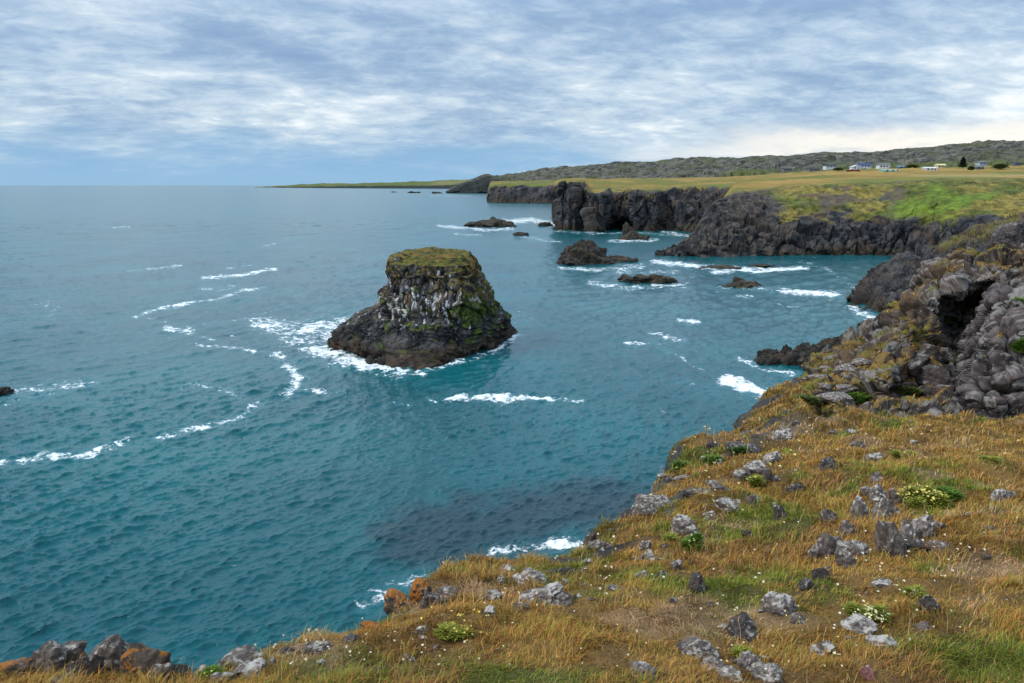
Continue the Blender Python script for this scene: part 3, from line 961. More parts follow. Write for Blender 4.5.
hB_ = 1.0 - 1.0 * d1 ** 2 + .9 * (rr_ - .5) - 1.1 * np.exp(-(d2 - d1) / .08) + .6 * blocky(q / .62, 930, 1.0, .2, 0) + .34 * blocky(q / .28, 945) + .25 * fbm(pK / .25, 3, 947)
fade = np.repeat(sstep(tK, .6, 1.6), len(kcols)) * sstep(kpx, 792, 815)
pK = pK + nK * (hA_ * .54 * (1 - pilw) + hB_ * .25 * pilw)[:, None] * fade[:, None]
KG = pK.reshape(gK.shape)
nK2 = grid_normals(KG).reshape(-1, 3)
cA = lerp((0.022, 0.017, 0.015), np.tile((0.105, 0.078, 0.064), (len(pK), 1)), sstep(fbm(pK / .9, 5, 950), -.35, .4))
cA = lerp(cA, np.tile((0.12, 0.075, 0.04), (len(pK), 1)), sstep(fbm(pK / 1.7, 4, 953), .05, .4) * .7)
cB = lerp((0.032, 0.026, 0.027), np.tile((0.135, 0.110, 0.106), (len(pK), 1)), sstep(fbm(pK / .5, 5, 956) + .5 * (rr_ - .5), -.35, .4))
cB = cB * (1 - .75 * np.exp(-(d2 - d1) / .05))[:, None]
cK = lerp(cA * .85, cB * .80, pilw)
lic = sstep(fbm(pK / .22, 5, 960, .6) + .9 * fbm(pK / 1.3, 3, 962) + .22 * nK2[:, 2], .22, .5)
cK = lerp(cK, np.tile((0.33, 0.315, 0.29), (len(pK), 1)), lic * .42)
gK_ = nK2[:, 2] * .75 + .75 * fbm(pK / .9, 4, 965) - .45 * pilw + .28 * sstep(kpx, 880, 830) + .22 * np.exp(-((kpy - 408) / 8) ** 2) - .6 * np.exp(-(((kpx - 962) / 22) ** 2 + ((kpy - 318) / 34) ** 2))
grK = sstep(gK_, .56, .72)
gcol = lerp((0.155, 0.10, 0.035), np.tile((0.11, 0.115, 0.02), (len(pK), 1)), sstep(fbm(pK / .8, 3, 968), -.1, .35))
cK = lerp(cK, gcol, grK)
crag_obj = mesh('rock_outcrop', pK, grid_faces(*gK.shape[:2]), M_near, col=cK, attrs={'rock': (1 - grK) * .6})
tag(crag_obj, 'massive brown and grey crag with a dark hollow rising right of the grass', 'rock outcrop')
kv = np.repeat((tK > .9) & (tK < 7.2), len(kcols))
qx, qy = project(pK)
NPX = np.concatenate([np.where((under > .5), 1e9, NPX), np.where(kv, qx, 1e9)])
NPY = np.concatenate([NPY, np.where(kv, qy, 1e9)])
NN = np.concatenate([NN, nK2])
PALL = np.concatenate([p, pK])


def on_ground(px, py):
    i = np.argmin((NPX - px) ** 2 + (NPY - py) ** 2)
    return PALL[i].copy(), NN[i]


def on_grid(G, px, py):
    q = G.reshape(-1, 3)
    a_, c_ = project(q)
    ok = q[:, 1] > 50
    i = np.argmin(np.where(ok, (a_ - px) ** 2 + 6 * (c_ - py) ** 2, 1e12))
    return q[i].copy()


# ------------------------------------------------------------------ rock builder
ICO = {}


def ico(n):
    if n not in ICO:
        bm = bmesh.new()
        bmesh.ops.create_icosphere(bm, subdivisions=n, radius=1)
        bm.verts.ensure_lookup_table()
        v = np.array([q.co[:] for q in bm.verts])
        f = np.array([[q.index for q in fc.verts] for fc in bm.faces])
        bm.free()
        ICO[n] = (v, f)
    return ICO[n]


def stone(dim, seed, sub=4, planes=13, sharp=18.0, rough=0.09, worn=0.0):
    """angular weathered stone, half-sizes dim, centred on the origin"""
    r_ = np.random.default_rng(seed)
    v, f = ico(sub)
    nn = r_.normal(size=(planes, 3))
    nn /= np.linalg.norm(nn, axis=1, keepdims=True)
    dd = r_.uniform(0.62, 1.0, planes)
    q = (v @ nn.T) / dd
    rad = 1 / (np.exp(sharp * np.clip(q, 0.05, None)).sum(1) ** (1 / sharp) * 0 + (np.clip(q, 0.02, None) ** sharp).sum(1) ** (1 / sharp))
    rad = np.minimum(rad, 1.25)
    rad = rad * (1 - worn) + worn
    w = v * rad[:, None]
    o = r_.uniform(-50, 50, 3)
    nz = fbm(w * 1.3 + o, 3, seed % 97) * 1.6 + .7 * fbm(w * 4 + o, 3, seed % 89) + .35 * blocky(w * 2.2 + o, seed % 83)
    w = w * (1 + rough * nz)[:, None]
    w = w * np.asarray(dim)
    an = r_.uniform(0, 6.28)
    ta = r_.uniform(-.25, .25)
    cz, sz = math.cos(an), math.sin(an)
    # vary the build by turning it before scaling would change size, so only a small lean is added
    w = np.stack([w[:, 0] + ta * w[:, 2], w[:, 1], w[:, 2]], 1)
    return w, f


def join(parts):
    vs, fs, k_ = [], [], 0
    for v, f in parts:
        vs.append(v)
        fs.append(f + k_)
        k_ += len(v)
    return np.concatenate(vs), np.concatenate(fs)


def connected(parts):
    """keep only the stones that touch the main mass"""
    bb = [(v.min(0), v.max(0)) for v, f in parts]
    lab = list(range(len(parts)))

    def root(i):
        while lab[i] != i:
            i = lab[i]
        return i
    for i in range(len(parts)):
        for j in range(i):
            ov = np.minimum(bb[i][1], bb[j][1]) - np.maximum(bb[i][0], bb[j][0])
            sz = np.minimum(bb[i][1] - bb[i][0], bb[j][1] - bb[j][0])
            if (ov > .06 * sz).all():
                lab[root(i)] = root(j)
    rs = [root(i) for i in range(len(parts))]
    order = sorted(set(rs), key=rs.count, reverse=True)
    return [[q for q, r_ in zip(parts, rs) if r_ == g_] for g_ in order]


def rock_thing(name, groups, o_, mat, label, cat, group=None):
    """a rock mass; blocks standing clear of the main body become parts"""
    v, f = join(groups[0])
    o = mesh(name, v - o_, f, mat)
    o.location = o_
    tag(o, label, cat, group)
    for g_ in groups[1:]:
        v, f = join(g_)
        mesh('block', v - o_, f, mat, o)
    return o


exec_seed = [100]


def nseed():
    exec_seed[0] += 7
    return exec_seed[0]

# ------------------------------------------------------------------ sea stack
def ray_poly(c, poly, th):
    """radius of polygon around c at each angle"""
    out = np.zeros(len(th))
    a0 = np.asarray(poly) - c
    a1 = np.roll(a0, -1, 0)
    for i, t in enumerate(th):
        d = np.array((math.cos(t), math.sin(t)))
        e = a1 - a0
        den_ = d[0] * e[:, 1] - d[1] * e[:, 0]
        den_ = np.where(np.abs(den_) < 1e-9, 1e-9, den_)
        s_ = (a0[:, 0] * e[:, 1] - a0[:, 1] * e[:, 0]) / den_
        u_ = (a0[:, 0] * d[1] - a0[:, 1] * d[0]) / den_
        ok = (u_ >= -1e-6) & (u_ <= 1 + 1e-6) & (s_ > 0)
        out[i] = s_[ok].max() if ok.any() else 0
    return out


def sect(z, xl, xr, Yc, yf, yb, yl=None, yr=None, ex=2.6):
    """cross-section at height z spanning pixel columns xl..xr, from yf to yb metres ahead"""
    x0, x1 = [(q - PX) / F * depth(Yc, z) for q in (xl, xr)]
    yl = Yc if yl is None else yl
    yr = Yc if yr is None else yr
    pts = []
    for k_ in range(48):
        t = 2 * math.pi * k_ / 48
        cx_, sy_ = math.cos(t), math.sin(t)
        ux = math.copysign(abs(cx_) ** (2 / ex), cx_)
        uy = math.copysign(abs(sy_) ** (2 / ex), sy_)
        ym = yl + (yr - yl) * (ux * .5 + .5)
        pts.append(((x0 + x1) / 2 + ux * (x1 - x0) / 2, ym + uy * ((yb - ym) if uy > 0 else (ym - yf))))
    return z, np.array(pts)


base_px = [(326, 345), (333, 350), (352, 352), (380, 359), (388, 365), (402, 369), (425, 368), (447, 363), (468, 356), (482, 351), (496, 346), (508, 338), (518, 332)]
base = [Wp(*q)[:2] for q in base_px] + [np.array(Wp(505, 329)[:2]), np.array(Wp(460, 326)[:2]), np.array(Wp(400, 327)[:2]), np.array(Wp(352, 333)[:2])]
base = np.array(base)
cen = base.mean(0) + np.array((.8, 1.0))
big_base = cen + (base - cen) * 1.06
LV = [(-2.0, big_base), (0.0, base), sect(1.4, 333, 510, 126, 111, 142, 127, 135, 2.0), sect(3.0, 341, 508, 125, 113, 141, 126, 132, 2.0), sect(4.6, 352, 503, 124, 114.5, 140, 125, 130, 2.1),
      sect(5.6, 365, 499, 124, 115.8, 139, 125, 128, 2.3), sect(6.9, 379, 495, 124, 116.6, 138, 125, 127, 2.8), sect(9.0, 384, 489, 124, 117.4, 137, 125, 126, 3.0),
      sect(11.5, 388, 480, 125, 118.4, 136.5, 126, 126, 3.2), sect(13.4, 391, 474, 125.5, 119.8, 136, 126, 126, 3.2), sect(14.2, 394, 470, 126, 121.5, 135, 126, 126, 3.0)]
NT, TH = 620, np.linspace(0, 2 * np.pi, 620, endpoint=False)
RL = np.stack([ray_poly(cen, pl_, TH) for _, pl_ in LV])
ZL = np.array([z for z, _ in LV])
tt = np.linspace(0, len(LV) - 1, 230)
lo = np.minimum(tt.astype(int), len(LV) - 2)
fr = (tt - lo)[:, None]
Rr = RL[lo] * (1 - fr) + RL[lo + 1] * fr
Zr = (ZL[lo][:, None] * (1 - fr) + ZL[lo + 1][:, None] * fr) * np.ones((1, NT))
Rr = smooth2(Rr, 8, 0)
for _ in range(4):
    Rr = .25 * np.roll(Rr, 1, 1) + .5 * Rr + .25 * np.roll(Rr, -1, 1)
capr = np.linspace(1, 0.0, 70)[1:]
Rr = np.concatenate([Rr, Rr[-1:] * capr[:, None]])
Zr = np.concatenate([Zr, Zr[-1:] + (.35 * (1 - capr ** 2))[:, None] * np.ones((1, NT))])
g = np.stack([cen[0] + Rr * np.cos(TH), cen[1] + Rr * np.sin(TH), Zr], 2)
g[:, :, 2] += (1 - np.clip(g[:, :, 2] / 14, 0, 1)) * 0 + np.where(Zr > 12, .04 * (g[:, :, 1] - 127), 0)
gc_ = np.concatenate([g, g[:, :1]], 1)
n = grid_normals(np.concatenate([g[:, -1:], g, g[:, :1]], 1))[:, 1:-1]
p_ = g.reshape(-1, 3)
n_ = n.reshape(-1, 3)
q = p_ * np.array((1, 1, .62))
q = q + .6 * np.stack([fbm(q / 5, 3, 700 + j) for j in range(3)], 1)
apron = 1 - sstep(p_[:, 2], 3.0, 6.0)
hh = .70 * blocky(q / 4.6, 710, .9, .5, .4) + .55 * blocky(q / 1.5, 713) + .34 * blocky(q / .65, 716) + .9 * fbm(p_ / 7, 3, 719)
wv = p_[:, 2] + 1.5 * fbm(p_ / 8, 3, 722) + .16 * p_[:, 0]
lay = (.15 * np.sin(wv * 5.2) + .10 * np.sin(wv * 11.7 + 2)) * apron
top = sstep(n_[:, 2], .55, .9)
amp = (1.15 - .45 * apron) * (1 - .45 * sstep(p_[:, 2], 11, 13)) * (1 - .72 * top) * sstep(p_[:, 2], -1.5, 1.0)
p_ = p_ + n_ * (hh * amp + lay)[:, None]
p_[:, 2] += top * .32 * fbm(p_ / 2.2, 4, 725)
gp = p_.reshape(g.shape)
n2 = grid_normals(np.concatenate([gp[:, -1:], gp, gp[:, :1]], 1))[:, 1:-1].reshape(-1, 3)
pxs, pys = project(p_)
c = lerp((0.018, 0.019, 0.021), np.tile((0.082, 0.077, 0.075), (len(p_), 1)), sstep(fbm(p_ / 2.6, 5, 730), -.35, .4))
c = lerp(c, np.tile((0.13, 0.09, 0.05), (len(p_), 1)), sstep(fbm(p_ / np.array((2, 2, 7)), 4, 733), -.15, .3) * .75 * sstep(p_[:, 2], 4, 8))
gu = np.exp(-(((pxs - 412) / 34) ** 2 + ((p_[:, 2] - 7.2) / 2.6) ** 2)) * 1.0 + .4 * np.exp(-(((pxs - 470) / 32) ** 2 + ((p_[:, 2] - 8.6) / 3.6) ** 2))
gu = gu * .55 - .10 * apron + .95 * fbm(p_ / np.array((.6, .6, 2.4)), 4, 736)
c = lerp(c, np.tile((0.52, 0.51, 0.50), (len(p_), 1)), sstep(gu, .52, .68) * .9)
mo = np.exp(-(((pxs - 472) / 30) ** 2 + ((p_[:, 2] - 6.3) / 3.2) ** 2)) * .75 + .8 * fbm(p_ / 1.8, 4, 740) + .3 * n2[:, 2]
c = lerp(c, lerp((0.075, 0.105, 0.016), np.tile((0.035, 0.05, 0.014), (len(p_), 1)), sstep(fbm(p_ / .8, 3, 742), -.2, .3)), sstep(mo, .42, .66))
rt = sstep(pxs, 425, 470)
tg = sstep(n2[:, 2] + .5 * fbm(p_ / 1.4, 4, 744) + .12 * (p_[:, 2] - 11.5) + .45 * rt, .5, .85) * sstep(p_[:, 2], 9 - 2.5 * rt, 11.5 - 2 * rt)
tc_ = lerp((0.115, 0.105, 0.022), np.tile((0.16, 0.105, 0.03), (len(p_), 1)), sstep(fbm(p_ / 2.4, 4, 746), -.25, .25))
tc_ = lerp(tc_, np.tile((0.04, 0.05, 0.015), (len(p_), 1)), sstep(fbm(p_ / 1.0, 4, 748), .05, .35))
c = lerp(c, tc_, tg)
wet = 1 - sstep(p_[:, 2] + .8 * fbm(p_ / 3, 3, 750), 1.2, 2.8)
c = lerp(c, lerp((0.060, 0.038, 0.024), np.tile((0.022, 0.018, 0.014), (len(p_), 1)), sstep(fbm(p_ / 1.3, 4, 752), -.2, .3)), wet * .85)
ii = np.arange(g.shape[0] * NT).reshape(g.shape[0], NT)
i2 = np.concatenate([ii, ii[:, :1]], 1)
fcs = np.stack([i2[:-1, :-1].ravel(), i2[:-1, 1:].ravel(), i2[1:, 1:].ravel(), i2[1:, :-1].ravel()], 1)
tag(mesh('sea_stack', p_, fcs, M_cliff, col=c, attrs={'rock': 1 - tg}),
    'tall flat-topped rock stack with grassy cap and white droppings, standing alone in the sea', 'sea stack')


# ------------------------------------------------------------------ rocks in the sea
def sea_rock(label, stones, group='low rocks awash in the bay', name='sea_rock', mat='reef'):
    """stones: (px, waterline py, width px, height px)"""
    parts = []
    for (px, py, w_, h_) in stones:
        b_ = Wp(px, py)
        m_ = depth(b_[1], 0) / F
        v, f = stone((w_ * m_ / 2 * 1.12, w_ * m_ / 2 * .95, h_ * m_ * 1.15), nseed(), 5, 15, 16, .16)
        v = v + b_ + np.array((0, w_ * m_ * .35, -h_ * m_ * .05))
        parts.append((v, f))
    v, f = join(parts)
    o_ = np.array((v[:, 0].mean(), v[:, 1].mean(), 0))
    return rock_thing(name, connected(parts)[:1], o_, M_rock[mat], label, 'rock', group)


sea_rock('peaked brown rock with a lower tail to its right, in open water behind the stack',
         [(588, 264, 40, 16), (572, 265, 24, 7), (600, 264, 26, 10), (620, 262, 30, 6), (634, 262, 12, 4), (583, 264, 22, 17)])
sea_rock('long low flat rock below the peaked rock, ringed by foam',
         [(640, 283, 34, 6), (658, 284, 34, 7), (630, 281, 20, 4), (670, 282, 16, 4), (652, 283, 20, 9)])
sea_rock('small low oval rock alone near the middle of the bay', [(743, 287, 28, 6), (752, 287, 20, 4), (732, 287, 14, 3), (741, 286, 14, 7)])
sea_rock('flat weedy reef just awash below the bay cliff, left one of two', [(724, 269, 30, 1.8), (735, 269, 16, 1.4), (714, 268.6, 14, 1.4)])
sea_rock('flat weedy reef just awash below the bay cliff, right one of two', [(764, 267, 20, 1.8), (772, 267, 12, 1.5)])
sea_rock('rounded dark islet left of the caves with surf on its right side', [(489, 227, 34, 6), (503, 227, 18, 5), (478, 227, 12, 4), (494, 226, 18, 7)])
sea_rock('tiny dark rock between the islet and the cave headland', [(521, 236, 18, 4), (516, 236, 8, 2.5)])
sea_rock('dark low rock touching the left foot of the cave headland', [(546, 226, 14, 4), (536, 224, 8, 2.4), (553, 227, 8, 3)])
sea_rock('pointed dark rock in front of the cave mouth', [(632, 240, 24, 9), (631, 239, 12, 13), (642, 240, 12, 6)])
sea_rock('dark rock awash cut by the left edge of the picture', [(-4, 395, 22, 5), (6, 393, 10, 3)])
sea_rock('far dark skerry off the distant headland, largest of the row', [(437, 193.4, 9, 1.6), (431, 193, 6, 1.0)], 'skerries far off the coast')
sea_rock('far thin skerry at the left end of the row', [(394, 192.4, 6, 1.0)], 'skerries far off the coast')
sea_rock('far thin skerry in the middle of the row', [(411, 193, 9, 1.2), (418, 193, 5, .9)], 'skerries far off the coast')
sea_rock('small wet stones at the lower left foot of the sea stack', [(371, 364, 12, 5), (364, 367, 12, 3), (381, 364, 12, 6), (388, 366, 10, 4)])
sp = []
for i in range(60):
    t = i / 59
    x_ = 762 + t * 92 + random.uniform(-4, 4)
    yb_ = 361 + 6 * math.sin(t * 2.4) - t * 8 + random.uniform(-2, 3) - (3 if i % 2 else 0)
    sp.append((x_, yb_, random.uniform(14, 26) * (.7 + .5 * t), 3 + 15 * t ** 0.9 * random.uniform(.75, 1.0)))
sea_rock('black spit of broken rock reaching into the water below the near slope', sp, None, 'rock_spit')

# ------------------------------------------------------------------ crags of the near slope


def inside(poly, x, y):
    r_ = False
    j = len(poly) - 1
    for i in range(len(poly)):
        if (poly[i][1] > y) != (poly[j][1] > y) and x < (poly[j][0] - poly[i][0]) * (y - poly[i][1]) / (poly[j][1] - poly[i][1]) + poly[i][0]:
            r_ = not r_
        j = i
    return r_


def outcrop(label, poly, count, size, mat, sink=.25, squash=(1, 1, .85), name='rock_outcrop', seed=1, raise_=0.0, shape=None, extra=()):
    r_ = random.Random(seed)
    xs, ys = [q[0] for q in poly], [q[1] for q in poly]
    parts, got = [], []
    tries = 0
    while len(parts) < count and tries < 20000:
        tries += 1
        x, y = r_.uniform(min(xs), max(xs)), r_.uniform(min(ys), max(ys))
        s_ = r_.uniform(*size)
        if not inside(poly, x, y):
            continue
        if any(abs(x - gx) < .36 * (s_ + gs) and abs(y - gy) < .30 * (s_ + gs) for gx, gy, gs in got):
            continue
        got.append((x, y, s_))
        w0, nrm = on_ground(x, y)
        m_ = depth(w0[1], w0[2]) / F
        r0 = s_ * m_ * .62
        d_ = np.array((r0 * r_.uniform(.85, 1.25) * squash[0], r0 * r_.uniform(.8, 1.2) * squash[1], r0 * r_.uniform(.75, 1.15) * squash[2]))
        v, f = stone(d_, seed * 1000 + tries, 4, r_.randint(9, 15), 22, .07)
        if shape is not None:
            v = v @ shape
        parts.append((v + w0 + nrm * r0 * (raise_ - sink), f))
    for bx_, by_, bw_, bh_, lift in extra:
        w0, nrm = on_ground(bx_, by_)
        m_ = depth(w0[1], w0[2]) / F
        v, f = stone((bw_ * m_ / 2, bw_ * m_ * .42, bh_ * m_ / 2), nseed(), 5, 14, 24, .10)
        parts.append((v + w0 + np.array((0, -lift, lift * .25)), f))
    v, f = join(parts)
    o_ = np.array((v[:, 0].mean(), v[:, 1].mean(), v[:, 2].min()))
    return rock_thing(name, connected(parts), o_, M_rock[mat], label, 'rock outcrop')


outcrop('wedge of brown blocks filling the dip below the dark hollow of the crag',
        [(908, 358), (925, 350), (944, 352), (950, 372), (946, 396), (912, 396)], 34, (13, 25), 'crag', .0, (1.1, .9, .9), seed=23)
outcrop('scatter of lichened ledges on the yellow slope left of the long crag',
        [(792, 398), (815, 375), (845, 352), (862, 360), (858, 376), (835, 400), (810, 412)], 60, (9, 19), 'grey', .35, (1.4, 1.1, .6), seed=13)
outcrop('brown overhanging ledge near the slope edge with green tufts below',
        [(713, 448), (730, 434), (755, 434), (758, 447), (742, 456), (722, 457)], 16, (12, 22), 'dark', .1, (1.2, 1, .7), seed=17)

# blue-black slabs above the crag at the right edge
parts = []
for (x_, y_, w_, h_) in ((1004, 238, 20, 22), (1014, 228, 24, 24), (1026, 236, 30, 40), (998, 246, 16, 12), (1036, 226, 30, 40), (1012, 250, 22, 20)):
    c0 = P(x_, y_, 66)
    m_ = depth(66, c0[2]) / F
    v, f = stone((w_ * m_ * .6, w_ * m_ * .8, h_ * m_ * .7), nseed(), 5, 12, 24, .08)
    parts.append((v + c0 - np.array((0, 0, .8)), f))
v, f = join(parts)
o_ = np.array((v[:, 0].mean(), v[:, 1].mean(), v[:, 2].min() - 1))
o = mesh('rock_outcrop', v - o_, f, M_rock['pillow'])
o.location = o_
tag(o, 'blue-black slabs standing behind the long crag at the right edge', 'rock outcrop')

# ------------------------------------------------------------------ boulders in the turf
BOULD = [  # px, base py, width, height, look, label
    (785, 443, 20, 17, 'pale', 'smooth round pale boulder at the top of the stony band, like an egg'),
    (772, 462, 17, 14, 'pale', 'white-crusted block just below the round pale boulder'),
    (757, 473, 20, 15, 'pale', 'broad pale block touching the left side of the white-crusted block'),
    (743, 478, 15, 13, 'grey', 'grey block at the lower left end of the stony band'),
    (766, 481, 10, 16, 'dark', 'narrow dark upright stone below the white-crusted block'),
    (728, 511, 24, 15, 'pale', 'pinkish white flat slab alone below the stony band'),
    (722, 492, 20, 10, 'grey', 'lichened stone between the flat pinkish slab and the stony band'),
    (703, 497, 24, 7, 'grey', 'thin grey ledge near the slope edge, above the green clump'),
    (684, 500, 13, 11, 'dark', 'dark stone close to the slope edge with white spots'),
    (756, 503, 13, 12, 'grey', 'blunt brownish grey stone under the yellow flowers'),
    (831, 471, 15, 13, 'dark', 'dark stone with white lichen alone in the grass right of the stony band'),
    (794, 492, 14, 9, 'dark', 'low dark stone right of the narrow dark upright stone'),
    (877, 480, 9, 11, 'grey', 'small upright stone in the grass above the big boulder cluster'),
    (876, 459, 15, 7, 'pale', 'flat pale stone near the top of the grass slope'),
    (860, 446, 12, 6, 'grey', 'flat grey stone highest on the grass, under the dark ledges'),
    (913, 444, 8, 5, 'pale', 'small white stone at the top of the grass right of the flat ones'),
    (1003, 501, 22, 13, 'pale', 'pale pointed stone alone at the right edge of the grass'),
    (862, 523, 18, 30, 'pale', 'tallest pale boulder in the left half of the cluster'),
    (881, 502, 19, 17, 'pale', 'white-topped boulder at the back of the cluster'),
    (868, 494, 12, 10, 'grey', 'small grey stone behind the tallest pale boulder'),
    (896, 501, 13, 11, 'grey', 'small stone at the back right of the cluster beside the yellow flowers'),
    (831, 524, 18, 15, 'dark', 'purplish slab leaning at the left end of the cluster'),
    (848, 537, 18, 17, 'grey', 'squat stone in front of the tallest pale boulder'),
    (828, 556, 24, 27, 'grey', 'large leaning boulder at the lower left of the cluster'),
    (855, 555, 25, 24, 'pale', 'large pale boulder at the front of the left half of the cluster'),
    (847, 566, 18, 15, 'grey', 'grey boulder lowest in the left half of the cluster'),
    (884, 523, 22, 25, 'pale', 'dark-holed boulder in the middle of the cluster'),
    (891, 557, 25, 36, 'grey', 'tall brownish boulder at the front of the right half of the cluster'),
    (908, 545, 16, 24, 'pale', 'thin pale upright stone right of the tall brownish boulder'),
    (921, 538, 23, 29, 'pale', 'sharp-topped boulder high in the right half of the cluster'),
    (936, 529, 15, 11, 'grey', 'small grey stone at the right end of the cluster'),
    (922, 552, 22, 16, 'dark', 'black shaded stone at the right foot of the cluster'),
    (939, 553, 20, 11, 'grey', 'flat bluish slab lying right of the black shaded stone'),
    (820, 580, 16, 12, 'dark', 'dark stone in the grass below the left half of the cluster, upper of two'),
    (806, 590, 18, 9, 'dark', 'flat dark stone below the left half of the cluster, lower of two'),
    (827, 573, 8, 8, 'pale', 'tiny pale stone under the large leaning boulder'),
    (882, 588, 18, 9, 'pale', 'flat pale stone in the grass straight below the cluster'),
    (780, 614, 28, 17, 'pale', 'broad pale boulder in the middle of the lower grass'),
    (797, 622, 16, 9, 'grey', 'small grey stone touching the right of the broad pale boulder'),
    (744, 636, 27, 19, 'dark', 'earthy dark hollow-faced stone left of the broad pale boulder'),
    (861, 632, 31, 9, 'pale', 'flat white stone under the cream-flowered clump'),
    (889, 646, 25, 9, 'pale', 'flat white stone right of and below the cream-flowered clump'),
    (932, 611, 23, 15, 'dark', 'reddish dark stone half sunk in the straw patch'),
    (925, 630, 16, 8, 'grey', 'small grey stone below the reddish dark stone'),
    (824, 656, 18, 10, 'grey', 'small lichened stone between the red stone and the front row'),
    (867, 676, 17, 16, 'red', 'pinkish red stone in the grass near the bottom edge'),
    (702, 657, 36, 14, 'grey', 'long dark-ended stone at the left of the front row of stones'),
    (713, 668, 24, 12, 'grey', 'grey stone under the long dark-ended one'),
    (747, 672, 22, 19, 'pale', 'white blotched boulder in the middle of the front row'),
    (768, 677, 29, 16, 'pale', 'wide white blotched boulder at the right of the front row'),
    (728, 680, 20, 11, 'pale', 'small pale stone low in the front row'),
    (643, 678, 30, 15, 'grey', 'slanting grey rock spine in the green grass at the bottom'),
    (655, 514, 36, 24, 'grey', 'big smooth grey boulder on the slope edge above the water'),
    (684, 535, 30, 16, 'pale', 'lichened ledge above the bright green clump'),
    (712, 520, 14, 9, 'pale', 'pale chip between the flat pinkish slab and the lichened ledge'),
    (697, 591, 18, 16, 'dark', 'dark upright lump alone in the mid grass'),
    (659, 583, 17, 11, 'dark', 'black-faced stone with pale top in the mid grass'),
    (747, 537, 12, 9, 'dark', 'small black stone in the rusty grass'),
    (780, 520, 14, 14, 'dark', 'reddish dark stone left of the boulder cluster'),
    (644, 551, 11, 11, 'pale', 'pale stone in the mid grass under the big smooth grey boulder, upper one'),
    (648, 561, 15, 10, 'pale', 'pale cracked stone just under the upper pale one in the mid grass'),
    (642, 579, 13, 9, 'pale', 'flat pale stone beside the black-faced one'),
    (678, 569, 12, 8, 'grey', 'small grey stone right of the pale cracked stone'),
    (398, 613, 26, 24, 'orange', 'orange lichened boulder at the slope edge beside the surf'),
    (418, 602, 19, 21, 'orange', 'brown-orange boulder right of and behind the brightest orange one by the surf'),
    (446, 598, 22, 16, 'grey', 'grey squared boulder at the right end of the edge group'),
    (431, 606, 22, 13, 'dark', 'dark flat boulder in front of the grey squared boulder'),
    (531, 584, 30, 14, 'pale', 'long pale rounded boulder on the lower slope'),
    (508, 574, 17, 10, 'pale', 'small pale stone left of and above the long rounded boulder'),
    (500, 583, 8, 7, 'pale', 'tiny white stone left of the long rounded boulder'),
    (491, 601, 20, 9, 'grey', 'slanting grey stone on the lower slope'),
    (489, 617, 14, 11, 'pale', 'pale stone below the slanting grey stone'),
    (520, 615, 18, 15, 'grey', 'grey stone left of the large pale ledge'),
    (541, 603, 32, 18, 'pale', 'large pale ledge on the lower slope'),
    (563, 606, 20, 14, 'grey', 'grey block at the right end of the large pale ledge'),
    (586, 575, 12, 9, 'pale', 'white stone up the slope from the large pale ledge'),
    (600, 554, 22, 12, 'grey', 'grey flat boulder at the slope edge under the jagged one'),
    (595, 543, 22, 15, 'dark', 'jagged dark boulder on the slope edge by the lacy surf'),
    (612, 590, 12, 6, 'pale', 'thin pale stone in the grass right of the large pale ledge'),
    (372, 630, 18, 10, 'orange', 'brown flat stone at the slope edge below the orange boulders'),
    (348, 641, 13, 9, 'grey', 'small grey stone at the slope edge near the brown flat stone'),
    (408, 663, 11, 8, 'pale', 'small white stone in the grass below the orange boulders'),
    (420, 633, 11, 6, 'pale', 'flat white chip in the grass just right of the small orange stones'),
    (314, 653, 24, 11, 'grey', 'grey flat stone on the edge, right one of the two in thick grass'),
    (285, 655, 15, 8, 'grey', 'small grey stone on the edge, left one of the two in thick grass'),
    (241, 667, 34, 16, 'grey', 'brown-topped boulder rising on the edge beside a white slab'),
    (250, 677, 26, 13, 'pale', 'white slab in front of the brown-topped boulder'),
    (219, 683, 18, 11, 'grey', 'low grey stone left of the white slab'),
    (201, 677, 24, 10, 'grey', 'low brown stone midway between the white slab and the orange block'),
    (176, 676, 24, 12, 'dark', 'small dark stone just right of the big orange block'),
    (144, 677, 42, 36, 'orange', 'big block with a sloping bright orange top at lower left'),
    (105, 668, 40, 36, 'grey', 'rounded dark grey boulder with pale crust beside the orange pile'),
    (160, 680, 20, 18, 'dark', 'dark block leaning on the right side of the big orange block'),
    (70, 656, 34, 26, 'orange', 'orange-topped boulder at the summit of the lower left pile'),
    (52, 672, 44, 34, 'grey', 'broad brown boulder on the left flank of the lower left pile'),
    (82, 678, 30, 30, 'dark', 'black cracked boulder at the front of the lower left pile'),
    (16, 674, 34, 19, 'orange', 'low orange-brown boulder at the far left bottom corner'),
    (60, 686, 32, 16, 'dark', 'dark boulder at the foot of the lower left pile'),
    (76, 668, 20, 15, 'grey', 'pale grey wedge in the heart of the lower left pile'),
]
for i, (px, py, w_, h_, look, lab) in enumerate(BOULD):
    q_, nrm = on_ground(px, min(py, 690))
    m_ = depth(q_[1], q_[2]) / F
    if py > 683:
        q_ = q_ - np.array((0, .03, (py - 683) * m_))
    hw, hz = w_ * m_ / 2 * 1.10, h_ * m_ * 1.0
    v, f = stone((hw, hw * random.uniform(.75, 1.0), hz * .78), nseed(), 4, random.randint(9, 14), 14, .14, .25 if 'round' in lab else 0)
    v = v + np.array((0, hw * .35, hz * .06))
    o = mesh('boulder', v, f, M_rock[look])
    o.location = q_
    tag(o, lab, 'boulder', 'boulders lying in the turf')

